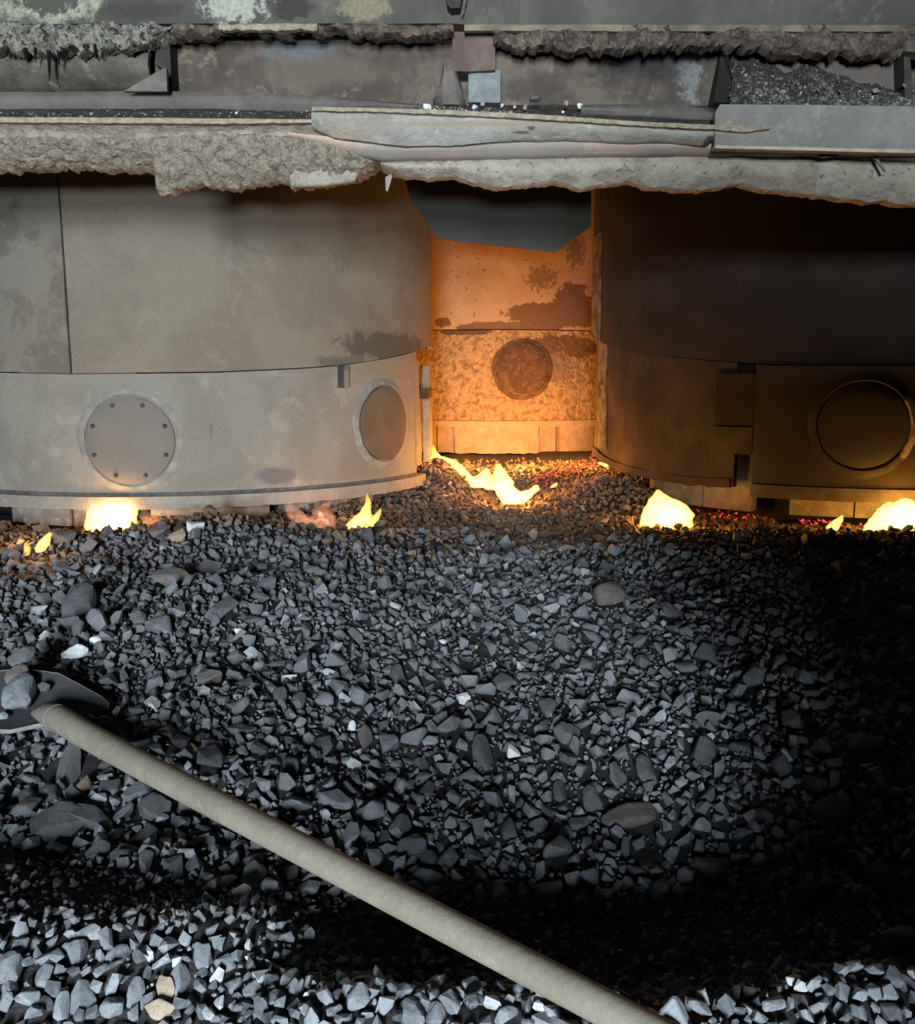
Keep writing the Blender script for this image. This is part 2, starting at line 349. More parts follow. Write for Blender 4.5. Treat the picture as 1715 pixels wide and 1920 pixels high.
# sloping tray, bars and lips
def tray():
    n = 60; v = []
    A = lambda px: P(px, interp(px, [(-560, 224), (590, 224), (840, 212), (1340, 238), (2280, 242)]), 2.53)
    B = lambda px: P(px, 196, 2.74)
    fr = lambda i, j: (A(-560 + 2840 * i / n)).lerp(B(-560 + 2840 * i / n), j / 5) + Vector((0, 0, .005 * fn((i * .3, j * .4, 0), 1)))
    vs, f = solid_grid(n, 5, fr, lambda i, j: fr(i, j) - Vector((0, 0, .015)))
    mesh_obj('tray', vs, f, dusty('tray_dust', (.11, .10, .09), (.04, .04, .038), (.18, .17, .15), scale=22, bump=1), hood, True)
tray()
slab('back_bar', [(-560, 172), (200, 172), (260, 171), (470, 171), (640, 182), (790, 196)], [(-560, 205), (400, 204), (560, 210), (640, 206), (790, 206)], 2.66, .03, m_bar, hood, 80, 5, bulge=.012, rough=.004, rs=9)
slab('edge_strip', [(-560, 218), (200, 220), (590, 224)], [(-560, 226), (240, 231), (400, 232), (590, 230)], 2.50, .03, m_edge, hood, 120, 2, rough=.003, rs=40)
slab('lip_sheet', [(-560, 226), (240, 230), (590, 229), (620, 229)], [(-560, 262), (250, 262), (480, 254), (620, 262)], 2.51, .02, dusty('lip_left', (.40, .36, .29), (.22, .19, .15), (.44, .38, .32), scale=30, contrast=(.36, .6), bump=1, bscale=100, bdist=.01), hood, 140, 6, bulge=-.015, rough=.006, rs=30, Ybot=2.54)
slab('dark_bar', [(1088, 197), (1250, 195), (1325, 203), (1342, 212)], [(1088, 216), (1200, 226), (1280, 233), (1342, 233)], 2.60, .03, m_bar, hood, 40, 5, bulge=.015)
slab('overlay_plate', [(585, 207), (700, 208), (840, 214), (1000, 222), (1200, 235), (1338, 242)], [(585, 240), (625, 258), (760, 274), (860, 272), (960, 264), (1060, 262), (1180, 268), (1250, 266), (1325, 272), (1338, 262)], 2.475, .012, m_plate, hood, 150, 10, bulge=.012, rough=.005, rs=9, Ybot=2.50)
slab('edge_strip', [(585, 201), (640, 201), (840, 206), (1000, 214), (1200, 228), (1340, 234), (1445, 236)], [(585, 208), (700, 209), (840, 215), (1000, 223), (1200, 236), (1340, 243), (1395, 248), (1445, 241)], 2.455, .03, m_edge, hood, 160, 2, rough=.003, rs=40)
slab('lip_plate', [(1340, 212), (1346, 196), (1460, 196), (2280, 206)], [(1340, 276), (1460, 277), (1700, 280), (2280, 282)], 2.47, .02, m_plate_r, hood, 100, 8, rough=.002, rs=7)
slab('bottom_edge', [(1340, 272), (1460, 275), (1700, 280), (2280, 283)], [(1340, 278), (1460, 281), (1700, 287), (2280, 290)], 2.462, .03, dusty('bright_edge', (.5, .48, .42), (.36, .34, .29), scale=20), hood, 60, 1)
slab('rolled_lip', [(540, 248), (640, 258), (760, 270), (960, 258), (1180, 262), (1340, 268), (2280, 280)], [(540, 262), (640, 286), (720, 300), (900, 296), (1100, 292), (1300, 290), (1400, 290), (2280, 296)], 2.52, .03, m_lip, hood, 120, 8, bulge=.012, rough=.002, rs=5, Ybot=2.55)
# granular insulation hanging under the hood
CL_TOP = [(-560, 256), (250, 258), (480, 250), (600, 266), (700, 302), (712, 306)]
CL_BOT = [(-560, 314), (60, 318), (140, 312), (200, 318), (275, 319), (291, 322), (296, 366), (306, 368), (345, 352), (368, 343), (410, 353), (500, 343), (535, 340), (545, 352), (600, 348), (672, 336), (700, 322), (712, 312)]
o = slab('crust_panel', CL_TOP, CL_BOT, 2.53, .05, m_crust, hood, 480, 26, bulge=.03, rough=.016, rs=34, seed=4, edge=5, es=6, Ybot=2.60); o['label'] = 'coarse granular insulation crust hanging at left'
CR_TOP = [(715, 302), (900, 294), (1100, 291), (1340, 288), (2280, 290)]
CR_BOT = [(715, 316), (735, 328), (800, 334), (850, 331), (890, 344), (935, 352), (985, 347), (1030, 342), (1090, 352), (1130, 348), (1186, 340), (1210, 349), (1310, 357), (1385, 344), (1450, 357), (1540, 368), (1700, 383), (2280, 388)]
o = slab('crust_panel', CR_TOP, CR_BOT, 2.58, .05, m_crust2, hood, 430, 20, bulge=.025, rough=.008, rs=16, seed=9, edge=4, es=10, Ybot=2.60); o['label'] = 'smoother pale crust hanging along the right'
prism('crust_flap', [(545, 350), (540, 330), (560, 312), (610, 300), (655, 305), (672, 322), (665, 340), (610, 348)], [2.57, 2.56, 2.55, 2.55, 2.55, 2.56, 2.57, 2.57], .03, m_crust2, hood, .006)
prism('splinter', [(722, 332), (733, 326), (735, 332), (727, 358), (723, 358)], 2.60, .01, m_plate, hood)
# upper hood body closing the space above
slab('hood_roof', [(-560, -400), (2280, -400)], [(-560, -85), (2280, -85)], 2.62, .03, m_shell, hood, 4, 2)

# loose things on the tray
protos = []
def make_proto(n, seed, flat, sub=0, rough=.06):
    r = random.Random(seed); bm = bmesh.new()
    for _ in range(n):
        a = Vector((r.gauss(0, 1), r.gauss(0, 1), r.gauss(0, 1))).normalized()
        k = r.uniform(.8, 1.0); q = [math.copysign(abs(c)**.8, c) for c in a]
        bm.verts.new((q[0] * k, q[1] * k * flat[0], q[2] * k * flat[1]))
    bmesh.ops.convex_hull(bm, input=bm.verts)
    bmesh.ops.delete(bm, geom=[v for v in bm.verts if not v.link_faces], context='VERTS')
    if sub:
        bmesh.ops.bevel(bm, geom=list(bm.edges), offset=.09, segments=1, affect='EDGES', clamp_overlap=True)
        bmesh.ops.triangulate(bm, faces=bm.faces)
        bmesh.ops.subdivide_edges(bm, edges=[e for e in bm.edges if e.calc_length() > .3], cuts=1)
        for v in bm.verts: v.co += v.co.normalized() * rough * noise.fractal(v.co * 2.2 + Vector((seed, 0, 0)), .8, 2, 3)
    bmesh.ops.triangulate(bm, faces=bm.faces); bmesh.ops.recalc_face_normals(bm, faces=bm.faces)
    V = np.array([v.co[:] for v in bm.verts]); F = np.array([[v.index for v in f.verts] for f in bm.faces]) if False else None
    bm.verts.index_update(); F = np.array([[v.index for v in f.verts] for f in bm.faces]); bm.free()
    return V, F
lo = [make_proto(11, 100 + i, (rnd.uniform(.65, .95), rnd.uniform(.5, .8))) for i in range(30)]
hi = [make_proto(13, 300 + i, (rnd.uniform(.65, .9), rnd.uniform(.5, .75)), 1) for i in range(26)]
def hi_mesh(i, mat):
    key = f'stone_{i}_{mat.name}'
    if key in bpy.data.meshes: return bpy.data.meshes[key]
    V, F = hi[i]; me = bpy.data.meshes.new(key); me.from_pydata(V.tolist(), [], F.tolist()); me.materials.append(mat)
    return me
BL = [(.068, .072, .077), (.087, .093, .101), (.104, .113, .124), (.132, .146, .161)]
m_gravel = stone_mat('gravel_blue_grey', BL, True, .95, (.30, .33, .35))
m_stone = stone_mat('stone_blue_grey', BL[1:], False, 1.0, None)
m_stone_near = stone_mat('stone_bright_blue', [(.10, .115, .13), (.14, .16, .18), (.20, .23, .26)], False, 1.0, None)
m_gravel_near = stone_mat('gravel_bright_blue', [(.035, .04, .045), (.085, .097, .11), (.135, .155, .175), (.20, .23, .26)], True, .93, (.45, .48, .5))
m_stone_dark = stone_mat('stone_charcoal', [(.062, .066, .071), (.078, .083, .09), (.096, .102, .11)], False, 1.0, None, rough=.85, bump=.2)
m_stone_brown = stone_mat('stone_brown_grey', [(.082, .076, .075), (.10, .092, .09), (.12, .108, .105)], False, 1.0, None)
m_stone_white = stone_mat('stone_white', [(.42, .47, .49), (.5, .55, .57), (.58, .62, .64)], False, 1.0, None)
m_stone_tan = stone_mat('stone_tan', [(.20, .17, .125), (.25, .21, .155), (.29, .25, .19)], False, 1.0, None)
m_gravel_mid = stone_mat('gravel_lit_blue', [(.11, .12, .13), (.14, .155, .17), (.17, .19, .21), (.21, .24, .265)], True, .94, (.36, .39, .42))  # lighter colour stands in for stronger daylight low on the slope
m_gravel_warm = stone_mat('gravel_ash_firelit', [(.06, .045, .036), (.09, .068, .052), (.125, .095, .072), (.165, .125, .095)], True, .96, (.35, .3, .25))  # ash colour browned to carry the warmth of the firelight
def joined(name, P3, Rr, mat, label, cat, group=None, flat_tilt=.7, parent=None, protos=lo, seed=1):
    """one stuff mesh: stones at P3 (n,3) with radii Rr"""
    r = np.random.default_rng(seed); Vs, Fs, off = [], [], 0
    kk = r.integers(0, len(protos), len(P3))
    ax = r.uniform(0, 2 * np.pi, len(P3)); tl = r.normal(0, flat_tilt, len(P3)); t2 = r.normal(0, flat_tilt, len(P3))
    sc = r.uniform(.8, 1.2, (len(P3), 3))
    for p, R, k, a, t, u, s in zip(P3, Rr, kk, ax, tl, t2, sc):
        V, F = protos[k]; V = V * s * R
        ca, sa, ct, st, cu, su = math.cos(a), math.sin(a), math.cos(t), math.sin(t), math.cos(u), math.sin(u)
        Rx = np.array([[1, 0, 0], [0, ct, -st], [0, st, ct]]); Ry = np.array([[cu, 0, su], [0, 1, 0], [-su, 0, cu]]); Rz = np.array([[ca, -sa, 0], [sa, ca, 0], [0, 0, 1]])
        Vs.append(V @ (Rx @ Ry @ Rz).T + p); Fs.append(F + off); off += len(V)
    V = np.concatenate(Vs); F = np.concatenate(Fs).astype(np.int32)
    c = V.mean(0); base = Vector((float(c[0]), float(c[1]), float(V[:, 2].min())))
    me = bpy.data.meshes.new(name); me.vertices.add(len(V)); me.vertices.foreach_set('co', (V - np.array(base)).astype(np.float32).ravel())
    me.loops.add(F.size); me.loops.foreach_set('vertex_index', F.ravel())
    me.polygons.add(len(F)); me.polygons.foreach_set('loop_start', np.arange(0, F.size, 3, dtype=np.int32))
    me.update(calc_edges=True); me.validate(); me.materials.append(mat)
    me.polygons.foreach_set('use_smooth', np.zeros(len(F), bool))
    o = bpy.data.objects.new(name, me); COL.objects.link(o); o.location = base
    if parent: o.parent = parent; o.location = base - origin_world(parent)
    tag(o, label, cat, group, 'stuff'); return o
# debris on the tray and the heap at its right end
pts, rr = [], []
for _ in range(420):
    px = rnd.uniform(780, 1110); t = rnd.random()
    q = P(px, interp(px, [(780, 205), (1110, 222)]) - t * 14, 2.56 + t * .2); pts.append(q[:]); rr.append(rnd.uniform(.003, .007))
for _ in range(260):
    px = rnd.uniform(-80, 590); t = rnd.random(); q = P(px, 219 - t * 12, 2.54 + t * .13); pts.append(q[:]); rr.append(rnd.uniform(.0025, .006))
joined('tray_grit', pts, rr, stone_mat('tray_grit', [(.03, .03, .03), (.08, .075, .07), (.16, .15, .13)], True, .86, (.5, .47, .4)), 'dark grit with pale specks lying on the hood tray', 'grit')
for i, (px, py, w, c) in enumerate([(1003, 183, 13, m_stone_brown), (1062, 190, 7, m_stone_tan), (1087, 197, 8, m_stone_white), (800, 198, 10, m_stone_white), (985, 198, 7, m_stone_tan),
        (940, 196, 6, m_stone_white), (890, 199, 7, m_stone_white), (905, 193, 6, m_stone_tan), (1055, 208, 4, m_stone_white), (507, 214, 8, m_stone_brown), (443, 212, 6, m_stone_white), (965, 199, 5, m_stone_white)]):
    o = bpy.data.objects.new('pebble', hi_mesh(i, c)); COL.objects.link(o); o.location = P(px, py + 2, 2.60); r_ = w / FPX * 2.6; o.scale = (r_, r_, r_ * .9); o.rotation_euler = (i, i * 2, i * 3)
    tag(o, ['largest grey-brown pebble standing up on hood tray right of the blue block', 'tan pebble on the hood tray, left of its right-hand white pebble', 'white oval pebble at right end of hood tray debris', 'flat white pebble on hood tray beside the middle gusset', 'tan pebble on hood tray just left of largest pebble', 'white pebble on hood tray below right side of blue block',
            'white pebble on hood tray below the blue block', 'tan pebble touching the foot of blue block', 'tiny white pebble near front lip of tray, right part', 'brown pebble on left tray near the overlapping plate end', 'white chip on the left tray behind the pale edge strip', 'tiny white pebble between blue block and largest pebble'][i], 'pebble')
def heap():
    n, m_ = 70, 26
    top = [(1375, 96), (1400, 108), (1440, 112), (1470, 132), (1520, 120), (1560, 130), (1620, 156), (1700, 176), (1715, 176), (2280, 190)]
    def fr(i, j):
        px = 1372 + 490 * i / n; t = j / m_; y0 = interp(px, top); q = P(px, y0 + (203 - y0) * t, 2.71 - .17 * t); d = .012 * fn(q, 20, 1); q.y -= d; q.z += d * .5; return q
    vs, f = solid_grid(n, m_, fr, lambda i, j: fr(i, j) + Vector((0, .03, -.01)))
    h = mesh_obj('slag_heap', vs, f, dusty('heap', (.10, .10, .095), (.04, .04, .04), (.2, .195, .17), scale=40, bump=1, bscale=150, bdist=.01), None, True)
    tag(h, 'heap of dark slag and grit spilled on the hood tray at right', 'slag heap')
    pts, rr = [], []
    for _ in range(1500):
        u = rnd.random(); v = rnd.random()**.6; q = fr(int(u * n), int(v * m_)); pts.append((q.x + rnd.uniform(-.005, .005), q.y - .004, q.z)); rr.append(rnd.uniform(.002, .0055) * (1 + v * .7))
    g = joined('grit', pts, rr, stone_mat('heap_grit', [(.04, .04, .038), (.09, .09, .085), (.17, .165, .15)], True, .93, (.42, .41, .37)), None, None, parent=h)
    for i, (px, py, w) in enumerate([(1467, 172, 8), (1420, 172, 8), (1642, 170, 8), (1545, 158, 6), (1676, 196, 7), (1433, 178, 7), (1695, 160, 6), (1575, 172, 5), (1515, 125, 13)]):
        t = .6
        o = bpy.data.objects.new('heap_pebble', hi_mesh(3 + i, m_gusd if i == 8 else m_plate_r)); COL.objects.link(o); o.parent = h
        o.location = P(px, py, 2.71 - .17 * max(0, (py - 125) / 78.) - .006) - h.location; r_ = w / FPX * 2.6; o.scale = (r_, r_, r_ * .8); o.rotation_euler = (i, i * 1.7, i * 3)
        if i == 8: o['label'] = 'black lump at the top of the heap'
heap()
o = mesh_obj('slag_lump', [v * Vector((.03, .02, .018)) + P(1550, 289, 2.53) for v in map(Vector, hi[5][0])] if False else [Vector((v[0] * .035, v[1] * .02, v[2] * .02)) + P(1550, 289, 2.53) for v in hi[5][0]], hi[5][1].tolist(), m_crust_dark, None)
tag(o, 'brown slag lump stuck under bottom edge of the right lip plate', 'slag lump')
o = tube('steel_rod', [P(1634, 284, 2.54), P(1645, 302, 2.53), P(1659, 322, 2.52)], [.004, .0045, .003], m_gus, None, 8)
tag(o, 'short bent rod dangling under the right lip plate', 'rod')

# ------------------------------------------------------------------ electrodes
C1, C2, C3, R0 = (-1.25, 4.59), (1.78, 4.59), (.26, 7.2), 1.13
BG, BGd = (.30, .285, .24), (.235, .22, .185)
def zfun(pix, c, R):
    t = sorted([cylhit(x, y, c, R) for x, y in pix]); return lambda th: interp(th, t)
def hatch(c, R, th, z, r, mat, parent, bolts=0, bolt_mat=None, ring_mat=None, label=None, th_=.012):
    n, k = 48, 5; v = []; f = []
    def q(rad, a, off): return cyp(c, R + off, th + rad * math.cos(a) / R, z + rad * math.sin(a))
    rings = [(r, -.01), (r, th_), (r * .985, th_ + .002), (r * .7, th_ + .003), (r * .35, th_ + .003)]
    for rad, off in rings:
        for s in range(n): v.append(q(rad, 2 * math.pi * s / n, off))
    v.append(q(0, 0, th_ + .003))
    for i in range(len(rings) - 1):
        for s in range(n): f.append((i * n + s, i * n + (s + 1) % n, (i + 1) * n + (s + 1) % n, (i + 1) * n + s))
    b = (len(rings) - 1) * n
    for s in range(n): f.append((b + s, b + (s + 1) % n, len(v) - 1))
    h = mesh_obj('hatch', v, f, mat, parent, True)
    if label: h['label'] = label
    # raised crusty collar around the hatch: sub-part
    v, f = [], []; n = 96; prof = [(1.02, -.004), (1.03, .006), (1.06, .010), (1.12, .007), (1.20, .002), (1.26, -.004)]
    for s in range(n):
        a = 2 * math.pi * s / n
        for rad, off in prof: v.append(q(r * rad * (1 + .012 * noise.noise((math.cos(a) * 3, math.sin(a) * 3, z))), a, off + (.004 * noise.noise((math.cos(a) * 6, math.sin(a) * 6, rad * 9)) if off > 0 else 0)))
    k = len(prof)
    for s in range(n):
        for i in range(k - 1): f.append((s * k + i, ((s + 1) % n) * k + i, ((s + 1) % n) * k + i + 1, s * k + i + 1))
    mesh_obj('collar', v, f, ring_mat or mat, h, True)
    for i in range(bolts):
        a = math.pi / bolts + 2 * math.pi * i / bolts; p0 = q(r * .86, a, th_ + .002); nr = (p0 - Vector((c[0], c[1], p0.z))).normalized()
        tube('bolt', [p0, p0 + nr * .005, p0 + nr * .009], [.0085, .008, .004], bolt_mat, h, 10)
    return h
rx = lambda c, R, px, py: Vector(cyp(c, R, *cylhit(px, py, c, R)))
# --- left electrode
SOOT = (.085, .078, .062)
left = empty('electrode_housing', (C1[0], C1[1], .27), 'large beige-grey cylindrical electrode housing filling the left side', 'electrode housing', 'electrode housings')
m_l_up = dusty('left_upper', (.225, .200, .155), (.185, .162, .125), (.245, .22, .175), scale=3.2, contrast=(.42, .58), grain=140, bump=.2, stains_glints=[
    (rx(C1, R0, 735, 650), (.2, .5, .055), SOOT, .9, 16, .25), (rx(C1, R0, 640, 680), (.1, .3, .03), (.13, .12, .095), .9, 16, .3),
    (rx(C1, R0, 500, 440), (.12, .3, .05), (.21, .19, .15), .9, 8, .1), (rx(C1, R0, 350, 400), (.2, .3, .12), (.205, .185, .145), 1.0, 5, .06)])
m_l_side = dusty('left_side', (.20, .185, .155), (.135, .122, .10), (.22, .2, .17), scale=7, contrast=(.4, .55))
m_l_low = dusty('left_lower', (.255, .248, .21), (.21, .20, .165), (.295, .288, .25), scale=3.0, contrast=(.4, .6), grain=130, bump=.25, stains_glints=[
    (rx(C1, R0, 517, 893), (.065, .3, .032), (.14, .135, .125), .5, 20, .3), (rx(C1, R0, 745, 690), (.16, .4, .05), (.24, .205, .155), .8, 20, .3),
    (rx(C1, R0, 5, 830), (.03, .3, .10), (.21, .205, .185), .9, 20, .4), (rx(C1, R0, 395, 806), (.006, .3, .02), (.16, .155, .14), .9, 40, .4)])
m_dark_joint = dusty('dark_joint', (.10, .10, .095), (.05, .05, .048), scale=20)
seamL = zfun([(0, 697), (135, 700), (400, 697), (560, 690), (640, 684), (720, 672), (800, 650)], C1, R0)
tA, _ = cylhit(121, 500, C1, R0); tB, _ = cylhit(126, 500, C1, R0)
tl0, tl1 = cylhit(108, 320, C1, R0)[0], cylhit(134, 700, C1, R0)[0]
def sheared(name, c, R, th, t0, t1, zlo, zhi, mat, parent, left_edge=None, right_edge=None, seed=0.):
    """upper plate with a slanting vertical joint: edges are (theta at top z, theta at bottom z)"""
    step = .03; nu = int((t1 - t0) * R / step); nv = int((zhi - zlo((t0 + t1) / 2)) / step)
    def pt(i, j, r, d):
        u = i / nu; w = j / nv
        a = t0 if not left_edge else left_edge[1] + (left_edge[0] - left_edge[1]) * w; b = t1 if not right_edge else right_edge[1] + (right_edge[0] - right_edge[1]) * w
        t = a + (b - a) * u; z = zlo(t) + (zhi - zlo(t)) * w; q = cyp(c, r, t, z)
        return cyp(c, r + d * fn(q, 2.5, seed), t, z) if d else q
    v, f = solid_grid(nu, nv, lambda i, j: pt(i, j, R, .004), lambda i, j: pt(i, j, R - th, 0)); return mesh_obj(name, v, f, mat, parent, True)
gap = .0035
ztop = 2.15; ext = lambda a, b: a + (a - b) * .9
tt = tl0 - (tl1 - tl0) * ((ztop - cylhit(108, 320, C1, R0)[1]) / (cylhit(108, 320, C1, R0)[1] - cylhit(134, 700, C1, R0)[1]))
sheared('upper_shield', C1, R0, .02, -1.5, 0, seamL, ztop, m_l_side, left, right_edge=(tt - gap, tl1 - gap))
sheared('upper_shield', C1, R0, .02, 0, 1.75, seamL, ztop, m_l_up, left, left_edge=(tt + gap, tl1 + gap), seed=3)
cyl_plate('joint_backing', C1, R0 - .022, .01, tl1 - .2, tl1 + .2, .7, ztop, m_dark_joint, left)
tend = cylhit(781, 800, C1, R0 - .004)[0]
o = cyl_plate('lower_ring', C1, R0 - .006, .02, -1.5, tend, .32, lambda t: seamL(t) - .004, m_l_low, left, seed=5)
# cut end: flange, slot and block
trim_end = 1.62
cyl_plate('end_post', C1, R0 - .03, .02, tend, 1.40, .36, .80, dusty('blue_slot', (.17, .18, .18), (.09, .095, .1), scale=20), left)
cyl_plate('end_flange', C1, R0 - .0, .03, 1.44, 1.62, .36, .80, dusty('flange', (.28, .24, .18), (.2, .17, .13), scale=20, bump=.8), left)
cyl_plate('end_flange', C1, R0 - .003, .03, tend - .01, tend + .035, .36, .82, dusty('flange_front', (.27, .24, .19), (.2, .18, .14), scale=20, bump=.8), left)
cyl_plate('end_block', C1, R0 + .004, .03, tend + .06, 1.5, .655, .70, m_gusd, left, step=.01, dent=.01)
t1, z1 = cylhit(640, 700, C1, R0); t2, _ = cylhit(648, 700, C1, R0)
cyl_plate('bracket', C1, R0 + .008, .02, t1 - .012, t1 + .004, cylhit(640, 727, C1, R0)[1], seamL(t1) - .002, m_dark_joint, left, step=.02)
cyl_plate('bracket', C1, R0 + .018, .03, t1 + .004, t1 + .02, cylhit(640, 725, C1, R0)[1], seamL(t1) - .002, m_l_up, left, step=.02)
zr0, zr1 = cylhit(180, 956, C1, R0 + .01)[1], cylhit(180, 932, C1, R0 + .01)[1]
trim = cylhit(793, 900, C1, R0)[0]
cyl_plate('rim_groove', C1, R0 - .002, .02, -1.5, tend, zr1 - .004, zr1 + .014, dusty('groove', (.12, .125, .12), (.07, .07, .07), scale=30, bump=1, bscale=120), left)
cyl_plate('rim_band', C1, R0 + .012, .04, -1.5, trim, zr0, zr1, dusty('rim', (.30, .285, .24), (.24, .225, .19), (.34, .325, .28), scale=12, bump=.6, bscale=50, bdist=.006), left, ragged=.004, step=.02)
th_, z_ = cylhit(243, 826, C1, R0)
hb = dusty('hatch_grey', (.20, .188, .165), (.175, .165, .145), scale=5, grain=200, bump=.15)
hatch(C1, R0 - .006, th_, z_, .158, hb, left, 8, m_dark_joint, dusty('collar', (.33, .32, .28), (.24, .235, .21), scale=16, bump=.7), 'round grey hatch cover with eight bolts')
th_, z_ = cylhit(722, 794, C1, R0)
hatch(C1, R0 - .006, th_, z_, .152, dusty('hatch_brown', (.155, .12, .08), (.12, .094, .062), scale=9, grain=200, bump=.2), left, 0, None, dusty('collar2', (.30, .29, .25), (.2, .19, .165), scale=16, bump=.9), 'brownish round hatch without bolts')
# lower contact shoes under the rim
m_shoe = dusty('contact_shoe', (.36, .33, .28), (.22, .19, .16), (.42, .40, .36), scale=14, bump=.5)
for a, b in ((20, 130), (135, 165), (280, 505), (530, 600), (603, 700)):
    ta, tb = cylhit(a + 3, 960, C1, .96)[0], cylhit(min(b, 700), 960, C1, .96)[0]
    cyl_plate('contact_shoe', C1, .96, .06, ta, tb, .18, .42, m_shoe, left, dent=.008, seed=a)
# --- carbon electrodes inside
m_carbon = dusty('carbon', (.035, .033, .032), (.02, .02, .02), scale=6)
for k, (c, lab) in enumerate([(C1, 'black carbon electrode inside the left housing'), (C2, 'black carbon electrode inside the right housing'), (C3, 'black carbon electrode inside the rear middle housing')]):
    o = cyl_plate('carbon_electrode', c, .84, .3, -math.pi, math.pi, .1, 2.15, m_carbon, None, step=.08); tag(o, lab, 'electrode')
# --- rear middle electrode
mid = empty('electrode_housing', (C3[0], C3[1], .28), 'rear middle electrode housing glowing orange between the two front ones', 'electrode housing', 'electrode housings')
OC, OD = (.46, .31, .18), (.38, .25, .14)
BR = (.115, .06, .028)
m_m_up = dusty('mid_upper', OC, OD, scale=5, grain=120, bump=.5, speck=((.16, .10, .06), 32, .64), stains_glints=[
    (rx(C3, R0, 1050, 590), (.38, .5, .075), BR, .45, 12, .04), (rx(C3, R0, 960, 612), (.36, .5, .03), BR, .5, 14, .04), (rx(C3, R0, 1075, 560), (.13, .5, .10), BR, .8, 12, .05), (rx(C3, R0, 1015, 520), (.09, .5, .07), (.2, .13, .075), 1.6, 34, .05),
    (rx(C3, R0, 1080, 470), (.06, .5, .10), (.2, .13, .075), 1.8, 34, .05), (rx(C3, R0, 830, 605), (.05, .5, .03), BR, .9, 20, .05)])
m_m_low = dusty('mid_lower', (.44, .29, .13), (.20, .115, .05), (.52, .36, .17), scale=26, contrast=(.38, .56), grain=90, bump=1, bscale=26, bdist=.035, stains_glints=[
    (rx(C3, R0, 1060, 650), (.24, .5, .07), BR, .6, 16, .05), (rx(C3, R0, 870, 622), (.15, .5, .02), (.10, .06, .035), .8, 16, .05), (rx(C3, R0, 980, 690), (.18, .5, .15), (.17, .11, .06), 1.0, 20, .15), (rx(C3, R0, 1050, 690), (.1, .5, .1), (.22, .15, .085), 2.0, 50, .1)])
zs = cylhit(960, 617, C3, R0)[1]; zb = cylhit(960, 797, C3, R0)[1]; zc = cylhit(960, 851, C3, R0)[1]
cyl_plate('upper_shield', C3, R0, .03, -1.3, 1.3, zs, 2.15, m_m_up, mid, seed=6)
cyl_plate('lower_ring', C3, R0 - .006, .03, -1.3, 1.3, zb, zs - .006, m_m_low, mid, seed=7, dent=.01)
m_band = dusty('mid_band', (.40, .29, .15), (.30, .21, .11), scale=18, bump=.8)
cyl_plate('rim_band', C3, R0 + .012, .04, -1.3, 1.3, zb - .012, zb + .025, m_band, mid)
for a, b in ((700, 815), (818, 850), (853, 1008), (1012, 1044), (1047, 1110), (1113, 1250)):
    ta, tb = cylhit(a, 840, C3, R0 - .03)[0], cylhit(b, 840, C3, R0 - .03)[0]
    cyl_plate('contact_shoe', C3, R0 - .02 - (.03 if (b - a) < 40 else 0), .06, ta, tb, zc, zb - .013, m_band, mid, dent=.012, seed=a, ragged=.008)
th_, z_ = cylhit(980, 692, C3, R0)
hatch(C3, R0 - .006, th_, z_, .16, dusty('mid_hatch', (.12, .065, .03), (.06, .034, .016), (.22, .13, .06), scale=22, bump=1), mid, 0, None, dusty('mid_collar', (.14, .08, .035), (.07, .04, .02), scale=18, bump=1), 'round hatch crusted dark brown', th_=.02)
# --- right electrode
right = empty('electrode_housing', (C2[0], C2[1], .30), 'dark shadowed electrode housing filling the right side', 'electrode housing', 'electrode housings')
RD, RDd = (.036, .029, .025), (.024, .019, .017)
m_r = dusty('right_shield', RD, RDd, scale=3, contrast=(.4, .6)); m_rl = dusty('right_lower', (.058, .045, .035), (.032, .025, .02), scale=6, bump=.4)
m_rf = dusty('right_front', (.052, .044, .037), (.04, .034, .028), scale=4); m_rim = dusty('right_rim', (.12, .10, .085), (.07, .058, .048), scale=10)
seamR = zfun([(1105, 625), (1112, 628), (1140, 648), (1250, 668), (1440, 683), (1700, 684)], C2, R0 + .008)
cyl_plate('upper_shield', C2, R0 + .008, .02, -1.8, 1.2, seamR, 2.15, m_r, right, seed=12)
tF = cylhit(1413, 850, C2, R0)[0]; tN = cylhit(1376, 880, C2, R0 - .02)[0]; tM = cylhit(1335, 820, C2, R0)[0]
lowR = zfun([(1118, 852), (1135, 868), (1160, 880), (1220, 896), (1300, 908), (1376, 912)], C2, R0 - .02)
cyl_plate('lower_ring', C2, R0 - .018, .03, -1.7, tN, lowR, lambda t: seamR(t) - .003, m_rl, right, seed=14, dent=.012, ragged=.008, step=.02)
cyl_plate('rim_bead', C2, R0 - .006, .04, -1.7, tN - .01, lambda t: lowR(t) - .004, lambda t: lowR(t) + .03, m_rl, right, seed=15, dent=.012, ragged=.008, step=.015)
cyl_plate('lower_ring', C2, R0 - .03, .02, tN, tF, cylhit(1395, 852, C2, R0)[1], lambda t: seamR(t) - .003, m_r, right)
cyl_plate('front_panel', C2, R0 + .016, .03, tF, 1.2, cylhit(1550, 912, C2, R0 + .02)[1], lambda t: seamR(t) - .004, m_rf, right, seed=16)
m_lit_edge = dusty('lit_edge_paint', (.20, .185, .165), (.05, .043, .038), scale=16, contrast=(.38, .62), bump=.8)  # pale colour paints grazing light along the left edge of the housing
o = cyl_plate('lit_edge', C2, R0 - .013, .01, cylhit(1126, 760, C2, R0 - .018)[0] - .06, cylhit(1137, 760, C2, R0 - .018)[0], .42, lambda t: seamR(t) - .004, m_lit_edge, right, step=.02, dent=.004)
o['label'] = 'pale strip painting the light on the left edge'
cyl_plate('lit_edge', C2, R0 + .011, .01, -1.45, cylhit(1106, 500, C2, R0 + .008)[0], lambda t: seamR(t) + .005, 1.4, m_lit_edge, right, step=.02, dent=.002)
zrr = cylhit(1550, 940, C2, R0 + .03)[1]
